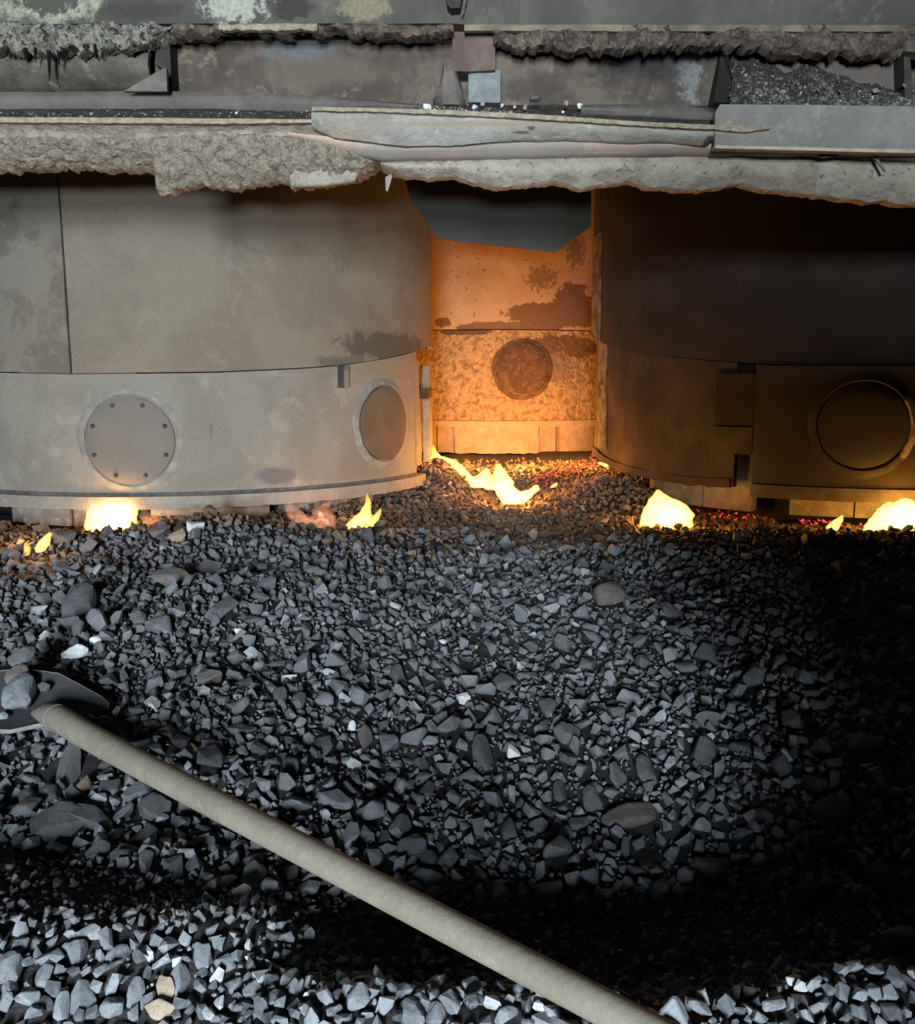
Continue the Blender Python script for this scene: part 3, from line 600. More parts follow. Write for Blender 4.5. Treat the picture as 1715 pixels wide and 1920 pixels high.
cyl_plate('rim_band', C2, R0 + .026, .05, tF, 1.2, zrr, cylhit(1550, 913, C2, R0 + .02)[1] - .003, m_rim, right, step=.02, dent=.003)
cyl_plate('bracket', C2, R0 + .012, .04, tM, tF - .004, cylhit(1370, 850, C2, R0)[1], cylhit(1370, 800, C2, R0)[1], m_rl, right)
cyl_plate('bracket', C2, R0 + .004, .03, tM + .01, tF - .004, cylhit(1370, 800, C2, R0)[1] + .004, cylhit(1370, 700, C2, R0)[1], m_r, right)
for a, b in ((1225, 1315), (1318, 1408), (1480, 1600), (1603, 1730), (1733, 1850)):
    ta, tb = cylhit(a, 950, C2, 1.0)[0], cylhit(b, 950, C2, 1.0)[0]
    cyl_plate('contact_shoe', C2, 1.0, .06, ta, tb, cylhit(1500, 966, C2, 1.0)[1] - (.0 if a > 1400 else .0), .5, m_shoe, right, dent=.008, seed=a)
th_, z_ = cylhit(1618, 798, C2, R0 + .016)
hatch(C2, R0 + .016, th_, z_, .155, m_rf, right, 0, None, dusty('right_collar', (.055, .046, .038), (.04, .033, .027), scale=25, bump=1, stains_glints=[(rx(C2, R0, 1703, 800), (.035, .5, .15), (.30, .24, .16), .5, 40, .15)]), 'round hatch with a firelight glint painted on its right rim', th_=.005)  # pale patch on the collar is a painted firelight glint
# --- hanging plate between them
m_hp = dusty('hanging_plate', (.072, .075, .066), (.062, .064, .057), scale=4, grain=200, bump=.1)
o = prism('heat_shield', [(760, 240), (760, 340), (768, 368), (818, 446), (880, 456), (950, 463), (1042, 473), (1108, 424), (1108, 240)], 3.62, .015, m_hp, None, .003)
tag(o, 'dark green-grey steel plate with cut corners hanging between the electrodes', 'plate')

# ------------------------------------------------------------------ shovel
m_handle = dusty('wood_handle', (.25, .24, .19), (.205, .197, .155), (.275, .265, .215), scale=12, grain=200, bump=.2, bscale=90, stains_glints=[(P(665, 1615, 1.2), (.01, .05, .01), (.2, .19, .16), .9, 60, .5)])
m_blade = dusty('blade_steel', (.055, .057, .062), (.04, .042, .046), scale=14, grain=200, bump=.3, rough=.6)
m_bedge = dusty('blade_edge', (.30, .31, .31), (.2, .2, .2), scale=20)
far = P(92, 1338, 1.69); near = P(1285, 1975, .68)
sh = empty('shovel', far, 'long shovel with grey-beige round handle lying diagonally across the gravel', 'shovel')
pts = [far.lerp(near, t) for t in (-.012, 0, .02, .05, .12, .3, .6, 1, 1.25)]
for k, p in enumerate(pts): p.z += .004 * math.sin(k) * (k > 3)
tube('handle', pts, [.009, .019, .0235, .0235, .0225, .0205, .018, .0146, .0125], m_handle, sh, 28)
bo = [(-95, 1300), (-40, 1262), (40, 1254), (75, 1258), (110, 1263), (150, 1284), (190, 1306), (203, 1318), (200, 1329), (168, 1336), (120, 1350), (80, 1356), (20, 1369), (-60, 1366), (-100, 1340)]
def blade_pt(px, py):
    # plane of the blade: tilted sheet resting on the gravel
    d = ray(px, py); p0 = P(92, 1345, 1.69) + Vector((0, 0, -.012)); nrm = Vector((.10, -.42, .9)).normalized()
    t = (p0 - Vector((0, 0, EYE))).dot(nrm) / d.dot(nrm); return Vector((0, 0, EYE)) + d * t
outer = [blade_pt(*q) for q in bo]; nrm = Vector((.10, -.42, .9)).normalized(); n = len(outer)
cen = sum(outer, Vector()) / n
mid_ = [cen.lerp(q, .72) - nrm * .007 for q in outer]
v = outer + mid_ + [cen - nrm * .009]; k = len(v); v2 = [p - nrm * .0065 for p in v]
f = [(i, (i + 1) % n, n + (i + 1) % n, n + i) for i in range(n)] + [(n + i, n + (i + 1) % n, 2 * n) for i in range(n)]
f2 = [tuple(k + a for a in reversed(q)) for q in f] ; side = [(i, i + k, (i + 1) % n + k, (i + 1) % n) for i in range(n)]
mesh_obj('blade', v + v2, f + f2, m_blade, sh, True)
# worn bright rim strip along the blade edge
v = []; 
for q in outer: 
    d = (q - cen).normalized(); v += [q + nrm * .0012, q + d * .0018 + nrm * .0, q + d * .0018 - nrm * .0075, q - nrm * .0078]
f = [(4 * i + a, 4 * ((i + 1) % n) + a, 4 * ((i + 1) % n) + (a + 1) % 4, 4 * i + (a + 1) % 4) for i in range(n) for a in range(4)]
o = mesh_obj('blade_rim', v, f, m_bedge, sh); o['label'] = 'worn pale edge of the blade'
tube('socket', [far + (near - far).normalized() * -.02 + Vector((-.02, .01, -.005)), far, far.lerp(near, .03)], [(.012, .007), (.023, .021), (.025, .0245)], dusty('socket', (.24, .235, .205), (.17, .165, .145), scale=20), sh, 20)

# ------------------------------------------------------------------ stones
placed = []  # individual stones: (x, y, r)
def gslope(x, y):
    e = .02; return math.atan2(float(gz(x, y + e) - gz(x, y - e)), 2 * e)
GRP = {}
def stone(px, py, w, h, mat, label, k, ang=0., cat='stone', group=None, base=None, name='stone', lift=.5):
    q = Vector(base) if base is not None else G(px, py); _, _, dep = project(q)
    a = w / 2 / FPX * dep; b = h / 2 / FPX * dep / .72
    o = bpy.data.objects.new(name, hi_mesh(k % len(hi), mat)); COL.objects.link(o)
    V = hi[k % len(hi)][0]; ex = V.max(0) - V.min(0)
    s = Vector((2 * a / ex[0], 2 * b / ex[1], min(a, b) * 1.25 / ex[2])); o.scale = s
    o.rotation_euler = Euler((gslope(q.x, q.y) + .35 + rnd.uniform(-.12, .12), rnd.uniform(-.12, .12), ang), 'XYZ')
    o.location = (q.x, q.y, q.z + min(a, b) * lift)
    tag(o, label, cat, group); placed.append((q.x, q.y, max(a, b) * .92)); return o
D, B, BRN, WH, TN, NB = m_stone_dark, m_stone, m_stone_brown, m_stone_white, m_stone_tan, m_stone_near
NAMED = [
 (110, 1567, 106, 62, D, 'largest dark slab-like stone in lower left slope below the shovel', .2), (167, 1548, 50, 68, D, 'dark upright slab stone touching the right side of largest stone', 1.4),
 (288, 1538, 66, 48, D, 'smooth rounded dark stone right of the slabs, below the handle', .1), (349, 1531, 50, 42, B, 'rounded grey stone just right of the smooth dark stone, under handle', 0),
 (270, 1577, 58, 42, B, 'oval dark stone directly below the smooth rounded dark stone', -.2), (129, 1455, 42, 88, D, 'tall pointed dark stone below shovel blade', .1),
 (94, 1504, 42, 36, D, 'dark wedge stone above the largest slab', .3), (45, 1530, 60, 40, B, 'grey stone at left edge above the largest slab', .1),
 (58, 1512, 46, 40, D, 'dark pointed stone left of the wedge stone', 1.), (207, 1487, 44, 34, D, 'dark triangular stone right of tall pointed stone', .7),
 (160, 1482, 34, 34, TN, 'small tan-grey stone touching tall pointed dark stone', .4), (184, 1606, 44, 34, B, 'bright faceted stone below the upright slab stone', .2),
 (225, 1616, 42, 28, D, 'small dark flat stone right of bright faceted stone', .2), (498, 1592, 72, 48, B, 'large grey banded stone tucked under the handle', -.1),
 (474, 1654, 50, 56, B, 'grey block stone at slope foot below banded stone', .3), (420, 1666, 52, 32, D, 'low grey stone beside the block stone at slope foot', 0),
 (583, 1607, 44, 50, D, 'dark stone half hidden under the handle, right of banded stone', .5), (325, 1636, 38, 42, B, 'ragged grey stone in the slope foot under the rounded pair', .5),
 (545, 1648, 30, 32, D, 'round dark stone right of the block stone', .1), (655, 1672, 40, 32, D, 'grey stone at slope foot directly below the handle', .1),
 (758, 1724, 48, 24, B, 'isolated grey stone in the dark trough below the handle', .1),
 (776, 1601, 60, 44, D, 'flat dark grey slab right of the handle middle', .1), (806, 1626, 44, 38, D, 'dark rounded stone under flat slab right of handle', .1), (835, 1620, 44, 38, B, 'round grey stone at right of the dark pair beside handle', 0),
 (601, 1407, 34, 46, D, 'upright oval dark stone in the middle of the slope', .2), (546, 1444, 32, 42, D, 'upright smooth dark stone left of and below upright oval stone', .1), (686, 1394, 28, 42, BRN, 'upright brown layered stone near the slope middle', .3),
 (727, 1402, 40, 28, B, 'rounded beige-grey stone right of the brown layered stone', 0), (664, 1446, 28, 26, WH, 'pale grey block stone below the brown layered stone', .4), (658, 1367, 16, 16, WH, 'small round white pebble above the brown layered stone', 0),
 (796, 1488, 44, 30, D, 'dark flat stone in the mid slope right of pale block', -.6), (903, 1424, 40, 70, D, 'tall dark stone in right middle of the slope', .1),
 (155, 1147, 60, 66, D, 'round flat dark stone on upper left slope', .2), (415, 1157, 56, 48, D, 'dark angular slab on upper slope right of round flat stone', -.4), (325, 1094, 74, 32, BRN, 'long brownish layered stone near the crest', .1),
 (392, 1074, 48, 28, B, 'grey stone above the long layered stone at crest', 0), (300, 1182, 60, 30, B, 'grey elongated stone under the round flat stone, upper slope', -.4), (140, 1233, 48, 26, WH, 'large white quartz-like stone above the shovel blade', .15),
 (178, 1206, 22, 16, WH, 'small white stone upper right of the large white stone', .5), (284, 1326, 30, 34, WH, 'white block stone right of the shovel blade', .6), (356, 1413, 26, 24, TN, 'tan crumbly pebble beside the shovel handle', .2),
 (395, 1280, 54, 34, BRN, 'flat reddish-brown stone in the upper middle slope', -.5), (460, 1289, 38, 22, D, 'dark oval stone right of the reddish-brown flat stone', 0), (540, 1277, 30, 16, WH, 'pale oblong stone in upper middle slope', 0),
 (526, 1313, 26, 32, D, 'dark rounded stone beneath the pale oblong stone', .2), (747, 1276, 30, 36, D, 'rounded dark stone with ridges in upper middle slope', .2), (797, 1137, 24, 14, WH, 'bright white flat chip below the flames in centre', .1), (794, 1194, 10, 18, WH, 'small upright white chip under the bright flat chip', .2),
 (830, 1206, 18, 8, WH, 'thin white chip right of the upright white chip', 0), (739, 1216, 9, 8, TN, 'tiny yellowish speck stone left of the thin white chip', 0), (865, 1316, 26, 24, WH, 'pale striped stone in the right middle slope', .3), (449, 1189, 16, 20, WH, 'small white stone on upper slope right of dark slab', .6),
 (943, 1292, 44, 32, D, 'dark flat stone right of pale striped stone', .2), (1025, 1335, 34, 38, D, 'square dark stone on right slope at edge of shadow', .1), (1063, 1390, 50, 34, D, 'dark wedge stone below square stone at edge of shadow', .4), (960, 1418, 26, 22, WH, 'pale block stone at right of the tall dark stone', .5), (975, 1255, 18, 24, WH, 'pale stone above the dark flat stone, right slope', .2),
 (1048, 1490, 26, 34, D, 'upright block stone in shadow edge of right slope', .1), (1112, 1508, 36, 40, D, 'dark round stone right of the upright block stone', .1), (1180, 1540, 120, 34, BRN, 'long sloping layered slab in the shadow on the right', .45), (1210, 1455, 44, 48, D, 'grey rounded stone in shadow above the long slab', .3),
 (1082, 1550, 46, 22, B, 'oblong pale-grey stone at foot of the right slope', .2), (955, 1565, 34, 36, D, 'dark round stone left of oblong stone at right slope foot', .2), (1315, 1420, 50, 46, D, 'dark boulder deep in the right shadow', .2), (1140, 1130, 60, 50, BRN, 'brown smooth stone in the dark red-lit upper right slope', .2),
 (1548, 1537, 66, 48, D, 'lone dark boulder in the black shadow at right', .2),
 (225, 975, 1, 1, None, '', 0),
 (298, 1005, 46, 26, BRN, 'rounded brown stone beside the brightest left flame', .1), (335, 1014, 38, 24, TN, 'tan stone at the crest right of the rounded brown stone', .1), (366, 1000, 34, 30, WH, 'pale crumbly stone at the crest under the left housing', .4), (120, 1016, 46, 24, BRN, 'brown stone right of the small left flame', .1),
 (690, 1020, 30, 36, B, 'upright grey stone at the crest below the right-hand left flame', .2), (60, 1090, 50, 26, D, 'dark stone at left edge under the crest', .1), (20, 1290, 1, 1, None, '', 0),
 # near strip
 (145, 1795, 42, 34, NB, 'pale block stone in the bright bottom left gravel, upper row', .2), (92, 1802, 52, 24, NB, 'flat pale stone left of the pale block stone, bottom left', 0), (36, 1778, 28, 26, NB, 'pale round stone at the left edge of bright gravel', 0),
 (66, 1779, 28, 30, NB, 'pale rounded stone standing above the flat pale stone', 0), (340, 1855, 42, 52, NB, 'smooth light grey pointed stone in bottom bright gravel', .6), (310, 1868, 36, 44, TN, 'warm beige stone left of the smooth pointed stone', .3),
 (300, 1908, 62, 30, TN, 'flat tan stone at bottom edge below the beige stone', .1), (250, 1880, 38, 42, NB, 'rough bright lump left of the flat tan stone', .2), (150, 1884, 60, 48, NB, 'large pale lump in bottom left gravel', .3), (116, 1892, 28, 40, NB, 'very bright narrow stone left of large pale lump', .2),
 (20, 1830, 52, 44, NB, 'pale stone pile piece at the left frame edge', .1), (82, 1838, 34, 34, NB, 'squarish pale stone below flat pale stone', .1), (225, 1800, 50, 28, NB, 'pale jagged stone right of pale block stone', .3), (380, 1800, 34, 40, NB, 'pale stone at upper right of the bottom left gravel', .5),
 (440, 1858, 40, 26, NB, 'bright angled stone at right end of bottom left gravel', -.5), (472, 1862, 34, 26, NB, 'rough pale knob at right end of bottom left gravel', 0), (420, 1815, 44, 26, NB, 'pale curved stone above the bright angled stone', 0), (580, 1864, 27, 9, WH, 'thin white oval pebble lying alone in the dark trough', .2),
 (818, 1852, 32, 20, NB, 'pale oblong stone under the handle at the bottom', .1), (922, 1880, 34, 26, NB, 'round pale stone beneath the handle near the bottom', .1), (985, 1876, 24, 18, NB, 'small pale round stone right of the one beneath handle', .1), (1062, 1884, 26, 18, NB, 'pale stone touching lower side of handle at bottom', .1),
 (1490, 1844, 32, 18, WH, 'white oblong stone at edge of the lower right shadow', .2), (1450, 1852, 26, 16, NB, 'pale stone left of the white oblong stone, lower right', 0), (1532, 1832, 20, 22, NB, 'pale lump above the lower right gravel', 0), (1634, 1872, 50, 30, NB, 'largest pale stone in lower right gravel', .1), (1600, 1838, 16, 14, NB, 'small pale stone above the largest lower right stone', 0),
 (1420, 1882, 36, 20, D, 'dark flat stone in lower right gravel', 0), (1500, 1895, 26, 40, D, 'upright dark stone in lower right gravel', .2), (1670, 1905, 34, 30, D, 'dark stone in the bottom right corner', .2), (1575, 1905, 26, 24, NB, 'pale stone at bottom edge left of the dark corner stone', .2)]
k = 0
for px, py, w, h, mat, lab, ang in NAMED:
    k += 1
    if mat is None: continue
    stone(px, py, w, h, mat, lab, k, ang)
# stones on the shovel blade
for (px, py, w, h, mat, lab, kk, dz) in [(42, 1312, 56, 58, m_stone_near, 'pale faceted stone lying on the shovel blade', 7, .012), (36, 1278, 44, 36, BRN, 'dark brown stone behind the pale stone on the shovel blade', 9, .012), (82, 1296, 24, 14, D, 'small dark stone on the blade beside the handle socket', 3, .0), (4, 1350, 20, 12, NB, 'small pale chip near front edge of shovel blade', 4, .0), (40, 1243, 44, 34, D, 'dark lump directly behind the shovel blade', 12, 0)]:
    o = stone(px, py, w, h, mat, lab, kk, .2, base=blade_pt(px, py) + nrm * .004, lift=.35)
# crusty pale lump in the lower right shadow
q = G(1690, 1775); o = bpy.data.objects.new('slag_lump', hi_mesh(11, m_crust_pale)); COL.objects.link(o); o.location = (q.x, q.y, q.z + .012); o.scale = (.045, .035, .022)
tag(o, 'crusty beige lump at right edge above the lower right gravel', 'slag lump'); placed.append((q.x, q.y, .04))
# blocked areas: housings
def inside(x, y): return any((x - c[0])**2 + (y - c[1])**2 < .86**2 for c in (C1, C2, C3))
# dart throwing, big to small
cell = .02; grid = {}
def add(x, y, r):
    grid.setdefault((int(x // cell), int(y // cell)), []).append((x, y, r))
def free(x, y, r, fac):
    m_ = int((r + .022) // cell) + 1; i0, j0 = int(x // cell), int(y // cell)
    for i in range(i0 - m_, i0 + m_ + 1):
        for j in range(j0 - m_, j0 + m_ + 1):
            for (a, b, s) in grid.get((i, j), ()):
                if (a - x)**2 + (b - y)**2 < ((r + s) * fac)**2: return False
    return True
big = [p for p in placed]
for p in big:
    n_ = max(1, int(p[2] / .012)); # rasterise big stones as several discs
    if p[2] <= .02: add(*p)
    else:
        for a in range(12):
            for rr_ in (.35, .75): add(p[0] + p[2] * rr_ * math.cos(a * .5236), p[1] + p[2] * rr_ * math.sin(a * .5236) * .8, p[2] * .25)
cand = []
def dust_zone(x, y):
    px, py, _ = project((x, y, float(gz(x, y))))
    if px < 380 and py > 1590 + .15 * px and py < 1745 + .05 * px: return True
    if 380 <= px < 1750 and 1690 < py < 1845 and not (px > 1400 and py > 1825): return True
    return False
def scatter(n, r0, r1, fac, tries_zone):
    c = 0
    for _ in range(n):
        Y = tries_zone[0] + (tries_zone[1] - tries_zone[0]) * rnd.random()**.8
        X = rnd.uniform(-.74, .74) * (Y + .15)
        if inside(X, Y): continue
        if Y > 3.6 and abs(X - .25) > 1.0: continue
        r = rnd.uniform(r0, r1) * (.8 if Y < 1.05 else 1.)
        if Y > 3.5: r *= 1.15
        dz = dust_zone(X, Y)
        if dz: 
            if r > .009 or rnd.random() < .55: continue
        if free(X, Y, r, fac): add(X, Y, r); cand.append((X, Y, r, dz)); c += 1
    return c
scatter(920, .020, .028, .9, (.62, 3.4))
scatter(34000, .0120, .0175, .80, (.6, 5.6))
scatter(40000, .0085, .0120, .78, (.6, 5.8))
scatter(12000, .009, .016, .62, (.72, 1.06))
scatter(76000, .0055, .0085, .82, (.6, 4.6))
scatter(60000, .0032, .005, .80, (.6, 2.6))
cand = np.array(cand, float)
Zc = gz(cand[:, 0], cand[:, 1]) + cand[:, 2] * .25 + nrng.normal(0, .3, len(cand)) * cand[:, 2]
f_ = cand[:, 1] * CP - (Zc - EYE) * SP; u_ = cand[:, 1] * SP + (Zc - EYE) * CP
PXc = W / 2 + FPX * cand[:, 0] / f_; PYc = H / 2 - FPX * u_ / f_; size = cand[:, 2] / f_
vis = (PXc > 5) & (PXc < W - 5) & (PYc > 965) & (PYc < H - 5)
order = np.argsort(-np.where(vis, size, 0)); n_ind = 300 - len([1 for x in bpy.data.objects if x.name.startswith('stone')])
ind = set(order[:n_ind].tolist())
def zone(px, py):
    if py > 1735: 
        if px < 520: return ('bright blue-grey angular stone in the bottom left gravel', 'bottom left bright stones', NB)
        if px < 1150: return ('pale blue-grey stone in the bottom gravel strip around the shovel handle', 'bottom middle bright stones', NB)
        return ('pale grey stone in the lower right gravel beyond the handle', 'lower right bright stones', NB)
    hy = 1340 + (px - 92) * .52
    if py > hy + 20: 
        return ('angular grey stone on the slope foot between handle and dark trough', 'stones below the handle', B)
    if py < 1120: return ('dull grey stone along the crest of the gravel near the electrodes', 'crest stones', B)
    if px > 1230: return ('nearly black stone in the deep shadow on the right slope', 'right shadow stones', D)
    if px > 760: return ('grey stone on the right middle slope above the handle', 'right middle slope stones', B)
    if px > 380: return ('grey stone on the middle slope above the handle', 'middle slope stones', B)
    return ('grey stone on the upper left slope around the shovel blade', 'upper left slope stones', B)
LM = []
CUT = (' in ', ' below ', ' touching ', ' right of ', ' above ', ' at ', ' under ', ' just ', ' directly ', ' left ', ' near ', ' beside ', ' lying ', ' tucked ', ' half ', ' upper ', ' right ', ' on ', ' along ', ' beneath ', ' with ', ' deep ', ' from ')
for px, py, w, h, mat, lab, ang in NAMED:
    if mat is None: continue
    e = min([lab.index(c) for c in CUT if c in lab] + [len(lab)]); LM.append((px, py, lab[:e].rstrip(',')))
_n = {}
for l in LM: _n[l[2]] = _n.get(l[2], 0) + 1
LM = [l for l in LM if _n[l[2]] == 1] + [(130, 1330, 'shovel blade'), (950, 950, 'central flame'), (1250, 960, 'white-hot flame ball'), (1680, 990, 'large far right flame'), (1690, 1775, 'crusty beige lump'), (75, 1020, 'small yellow flame')]
used = set()
def own_label(px, py, base):
    for d, lx, ly, ln in sorted((math.hypot(px - a, py - b), a, b, l) for a, b, l in LM)[:16]:
        an = math.degrees(math.atan2(py - ly, px - lx)) % 360
        w = ('right of', 'lower right of', 'below', 'lower left of', 'left of', 'upper left of', 'above', 'upper right of')[int((an + 22.5) // 45) % 8]
        far_ = 'just ' if d < 70 else ('' if d < 160 else 'far ')
        t = f'{base}, {far_}{w} the {ln}'
        if t not in used and len(t.split()) <= 16: used.add(t); return t
    return None
for i in sorted(ind):
    x, y, r, _ = cand[i]; lab, grp, mt = zone(PXc[i], PYc[i])
    kk = int(rnd.random() * len(hi)); V = hi[kk][0]
    o = bpy.data.objects.new('stone', hi_mesh(kk, mt)); COL.objects.link(o); o.location = (x, y, Zc[i]); s = r * 1.2
    o.scale = (s * rnd.uniform(.9, 1.15), s * rnd.uniform(.9, 1.1), s * rnd.uniform(.8, 1.1)); o.rotation_euler = (rnd.gauss(.3, .5), rnd.gauss(0, .5), rnd.uniform(0, 6.28))
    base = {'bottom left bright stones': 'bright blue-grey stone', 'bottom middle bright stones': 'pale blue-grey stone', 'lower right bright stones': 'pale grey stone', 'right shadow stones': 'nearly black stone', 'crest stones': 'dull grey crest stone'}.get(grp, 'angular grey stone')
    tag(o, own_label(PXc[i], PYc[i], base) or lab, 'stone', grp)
rest = np.array([i for i in range(len(cand)) if i not in ind])
PR = np.stack([cand[:, 0], cand[:, 1], Zc], 1)
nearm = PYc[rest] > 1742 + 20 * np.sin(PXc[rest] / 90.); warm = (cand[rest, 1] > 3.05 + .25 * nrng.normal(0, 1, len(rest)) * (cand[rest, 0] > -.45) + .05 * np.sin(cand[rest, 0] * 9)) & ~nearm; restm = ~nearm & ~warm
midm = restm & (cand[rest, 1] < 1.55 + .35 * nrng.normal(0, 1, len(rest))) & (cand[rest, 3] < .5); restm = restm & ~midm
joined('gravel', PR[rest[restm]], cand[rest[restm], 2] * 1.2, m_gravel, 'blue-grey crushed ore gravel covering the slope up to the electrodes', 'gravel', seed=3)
joined('gravel', PR[rest[midm]], cand[rest[midm], 2] * 1.2, m_gravel_mid, 'blue-grey gravel coloured lighter as if lit, on the lower slope above the dark trough', 'gravel', seed=6)
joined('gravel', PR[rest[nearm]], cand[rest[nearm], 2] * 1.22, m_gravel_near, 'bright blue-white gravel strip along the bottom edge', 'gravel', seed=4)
joined('gravel', PR[rest[warm]], cand[rest[warm], 2] * 1.2, m_gravel_warm, 'ash-coated gravel with firelight warmth painted in, around the electrodes and flames', 'gravel', seed=5)

# ------------------------------------------------------------------ flames, embers and their light
fm_hot = flame_mat('flame_hot', (1.0, .52, .07), 150); fm_mid = flame_mat('flame_yellow', (1.0, .52, .10), 85); fm_soft = flame_mat('flame_wisp', (1.0, .42, .20), 8.0)
def flame(tongues, Y, mat, label, vox=.005, k=1.):
    """tongues: list of pixel polylines (x, y, half width) from base to tip, turned round into solid tongues at depth Y"""
    bm_v, bm_f = [], []
    if Y is None: Y = G(tongues[0][0][0], tongues[0][0][1]).y - .02
    for tg in tongues:
        seg = 12; pp = []
        for a, b in zip(tg, tg[1:]):
            for s in range(5): u = s / 5; pp.append([a[i] + (b[i] - a[i]) * u for i in range(3)])
        pp.append(list(tg[-1])); o0 = len(bm_v)
        sc = Y / FPX
        for i, (x, y, w) in enumerate(pp):
            c = P(x, y, Y) + Vector((0, .012 * math.sin(i * .7 + x), 0)); r = max(w * k, .6) * sc
            for s in range(seg):
                t = 2 * math.pi * s / seg; rr = r * (1 + .18 * noise.noise((x * .05 + math.cos(t), y * .05, math.sin(t))))
                bm_v.append(c + Vector((math.cos(t) * rr, math.sin(t) * rr * .8, 0)))
        for i in range(len(pp) - 1):
            for s in range(seg): a = o0 + i * seg + s; b = o0 + i * seg + (s + 1) % seg; bm_f.append((a, b, b + seg, a + seg))
        bm_f.append(tuple(o0 + s for s in range(seg))[::-1]); bm_f.append(tuple(o0 + (len(pp) - 1) * seg + s for s in range(seg)))
    o = mesh_obj('flame', bm_v, bm_f, mat, None)
    md = o.modifiers.new('remesh', 'REMESH'); md.mode = 'VOXEL'; md.voxel_size = vox
    sm = o.modifiers.new('smooth', 'SMOOTH'); sm.iterations = 4; sm.factor = .5
    tag(o, label, 'flame'); return o
flame([[(186, 1012, 22), (190, 985, 30), (182, 962, 22), (178, 945, 10)], [(225, 1004, 24), (222, 980, 34), (232, 958, 26), (240, 940, 8)], [(205, 1000, 30), (205, 970, 34), (210, 940, 20)]], 3.44, fm_hot, 'white-hot flame under the left housing, broadest on the left')
flame([[(74, 1036, 9), (80, 1022, 14), (88, 1006, 8), (96, 996, 2)]], None, fm_mid, 'small yellow flame at the far left beside brown stones')
flame([[(50, 1042, 6), (48, 1028, 7), (44, 1016, 2)]], None, fm_mid, 'tiny flame left of the small yellow flame, touching the left edge stones', .005, 1.2)
flame([[(305, 1004, 10), (290, 990, 20), (275, 970, 16), (266, 955, 4)], [(318, 998, 8), (300, 975, 12), (285, 956, 4)]], 3.46, fm_soft, 'faint orange wisp right of the broad white-hot flame')
flame([[(600, 1000, 12), (585, 985, 26), (560, 970, 22), (545, 950, 10), (540, 940, 3)], [(620, 995, 10), (610, 975, 22), (600, 955, 18), (620, 940, 6)], [(570, 990, 14), (600, 965, 14), (650, 945, 5)]], 3.36, fm_soft, 'broad translucent pinkish flame under the right part of left housing')
flame([[(662, 1002, 20), (668, 985, 16), (684, 965, 10), (690, 940, 5), (688, 922, 1.5)], [(680, 998, 14), (700, 978, 8), (712, 958, 4), (716, 945, 1)], [(650, 998, 12), (660, 980, 7), (672, 962, 2)]], 3.36, fm_mid, 'curling yellow flame at the right end beneath left housing', .005, 1.3)
flame([[(802, 860, 5), (822, 856, 8), (842, 862, 8), (858, 874, 9), (872, 890, 9), (884, 902, 9)], [(820, 858, 7), (814, 846, 4), (811, 832, 1.5)]], 4.40, fm_hot, 'thin flame line running down from the left housing corner', .006, 1.3)
flame([[(900, 914, 18), (905, 897, 13), (912, 878, 4)], [(930, 918, 16), (945, 905, 16), (938, 885, 10), (932, 868, 3)], [(890, 905, 12), (886, 892, 4)], [(962, 945, 16), (955, 925, 20), (942, 905, 12), (936, 885, 5)], [(965, 942, 18), (985, 925, 15), (1002, 918, 9), (1006, 908, 3)]], 4.15, fm_hot, 'brightest central flame in the gravel hollow before rear housing', .006, 1.3)
flame([[(1032, 915, 6), (1040, 910, 6), (1044, 903, 2)]], 4.3, fm_mid, 'small flame spot right of the central flame')
flame([[(1122, 866, 4), (1130, 870, 8), (1138, 876, 5)]], 4.25, fm_hot, 'tiny bright flame at the lower left corner of right housing')
flame([[(1215, 988, 18), (1225, 965, 24), (1232, 940, 18), (1234, 918, 5)], [(1250, 990, 24), (1252, 965, 34), (1250, 940, 20), (1240, 925, 6)], [(1280, 988, 18), (1282, 965, 22), (1272, 945, 14), (1262, 935, 5)]], 3.50, fm_hot, 'white-hot flame ball at left front of the right housing')
flame([[(1552, 1004, 12), (1560, 990, 14), (1572, 975, 8), (1580, 964, 2)]], 3.36, fm_mid, 'narrow yellow flame left of the far right flame')
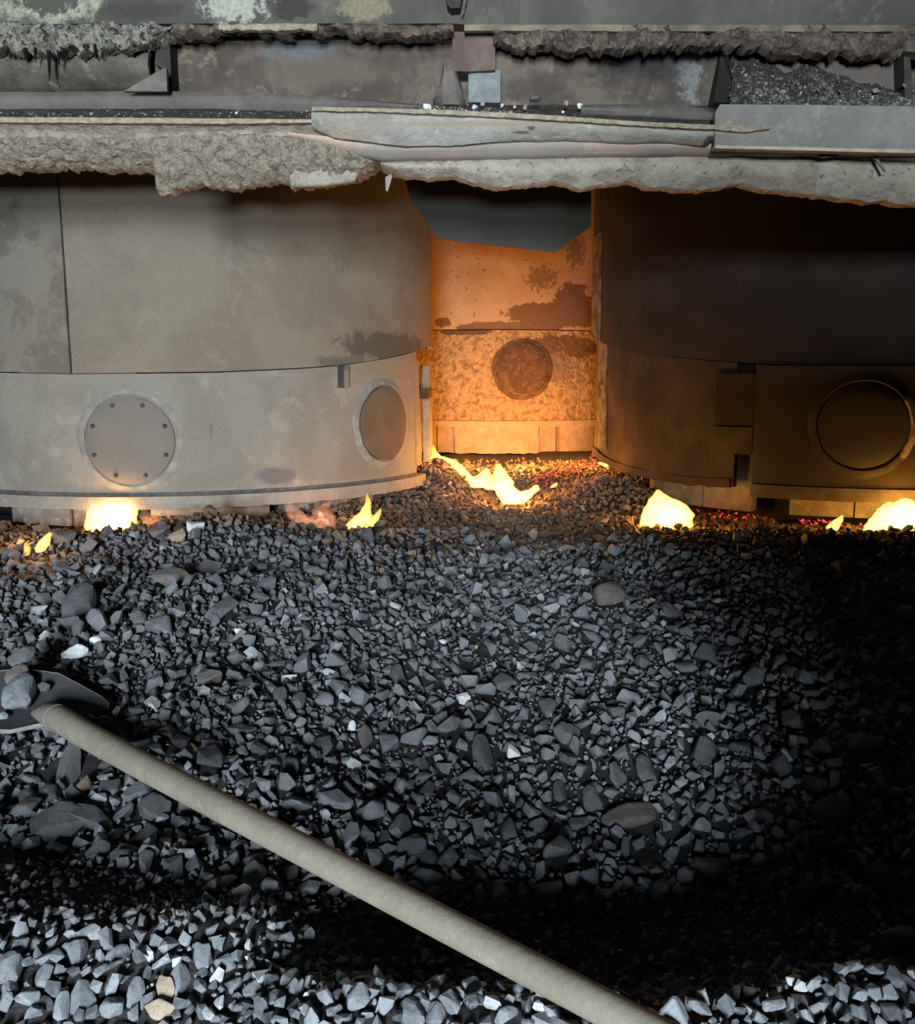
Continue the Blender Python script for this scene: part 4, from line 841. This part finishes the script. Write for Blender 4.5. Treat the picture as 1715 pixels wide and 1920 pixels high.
flame([[(1635, 996, 18), (1650, 975, 22), (1660, 955, 16), (1668, 940, 5)], [(1672, 1012, 16), (1682, 985, 30), (1690, 955, 30), (1700, 935, 10)], [(1715, 1000, 22), (1722, 970, 34), (1725, 940, 14)], [(1760, 1000, 20), (1762, 960, 30), (1765, 935, 8)]], 3.38, fm_hot, 'large white-hot flame at the far right edge')
def fire(px, py, Y, power, rad=.05, col=(1.0, .36, .055), nm='flame_light'):
    d = bpy.data.lights.new(nm, 'POINT'); d.energy = power; d.color = col; d.shadow_soft_size = rad
    o = bpy.data.objects.new(nm, d); COL.objects.link(o); o.location = P(px, py, Y); return o
fire(210, 972, 3.44, 3.5); fire(80, 1008, 2.75, .9, .02); fire(30, 1000, 3.0, .8, .02); fire(600, 965, 3.52, 1.0, .04, (1, .45, .3)); fire(675, 970, 3.52, 1.5)
fire(845, 850, 4.40, 4.0); fire(960, 890, 4.05, 10); fire(1132, 864, 4.2, .8, .03); fire(1250, 945, 3.46, 3); fire(1565, 975, 3.34, .5, .02); fire(1690, 955, 3.36, 2)
fire(850, 825, 5.5, 26, .1); fire(975, 840, 5.35, 34, .1); fire(1080, 825, 5.55, 24, .1)
em = ember_mat('ember', (1.0, .06, .05), 2.2)
def embers(pix, n, Y0, Y1, lab, seed, r=.010):
    rr_ = random.Random(seed); pts, rd = [], []
    for _ in range(n):
        a = rr_.random(); px = pix[0][0] + (pix[1][0] - pix[0][0]) * a; py = pix[0][1] + (pix[1][1] - pix[0][1]) * a + rr_.gauss(0, pix[2])
        q = G(px, py); pts.append((q.x, q.y, q.z + .004)); rd.append(rr_.uniform(.6, 1.2) * r * (q.y / 4))
    joined('embers', pts, rd, em, lab, 'embers', seed=seed)
embers([(1000, 905), (1115, 868), 8], 90, 4, 5, 'red glowing embers in front of rear middle housing', 21, .016)
embers([(1305, 966), (1420, 972), 5], 60, 3, 4, 'dim red embers under the gap of right housing', 22, .012)
embers([(1490, 980), (1625, 985), 7], 70, 3, 4, 'red embers between the two far right flames', 23, .010)
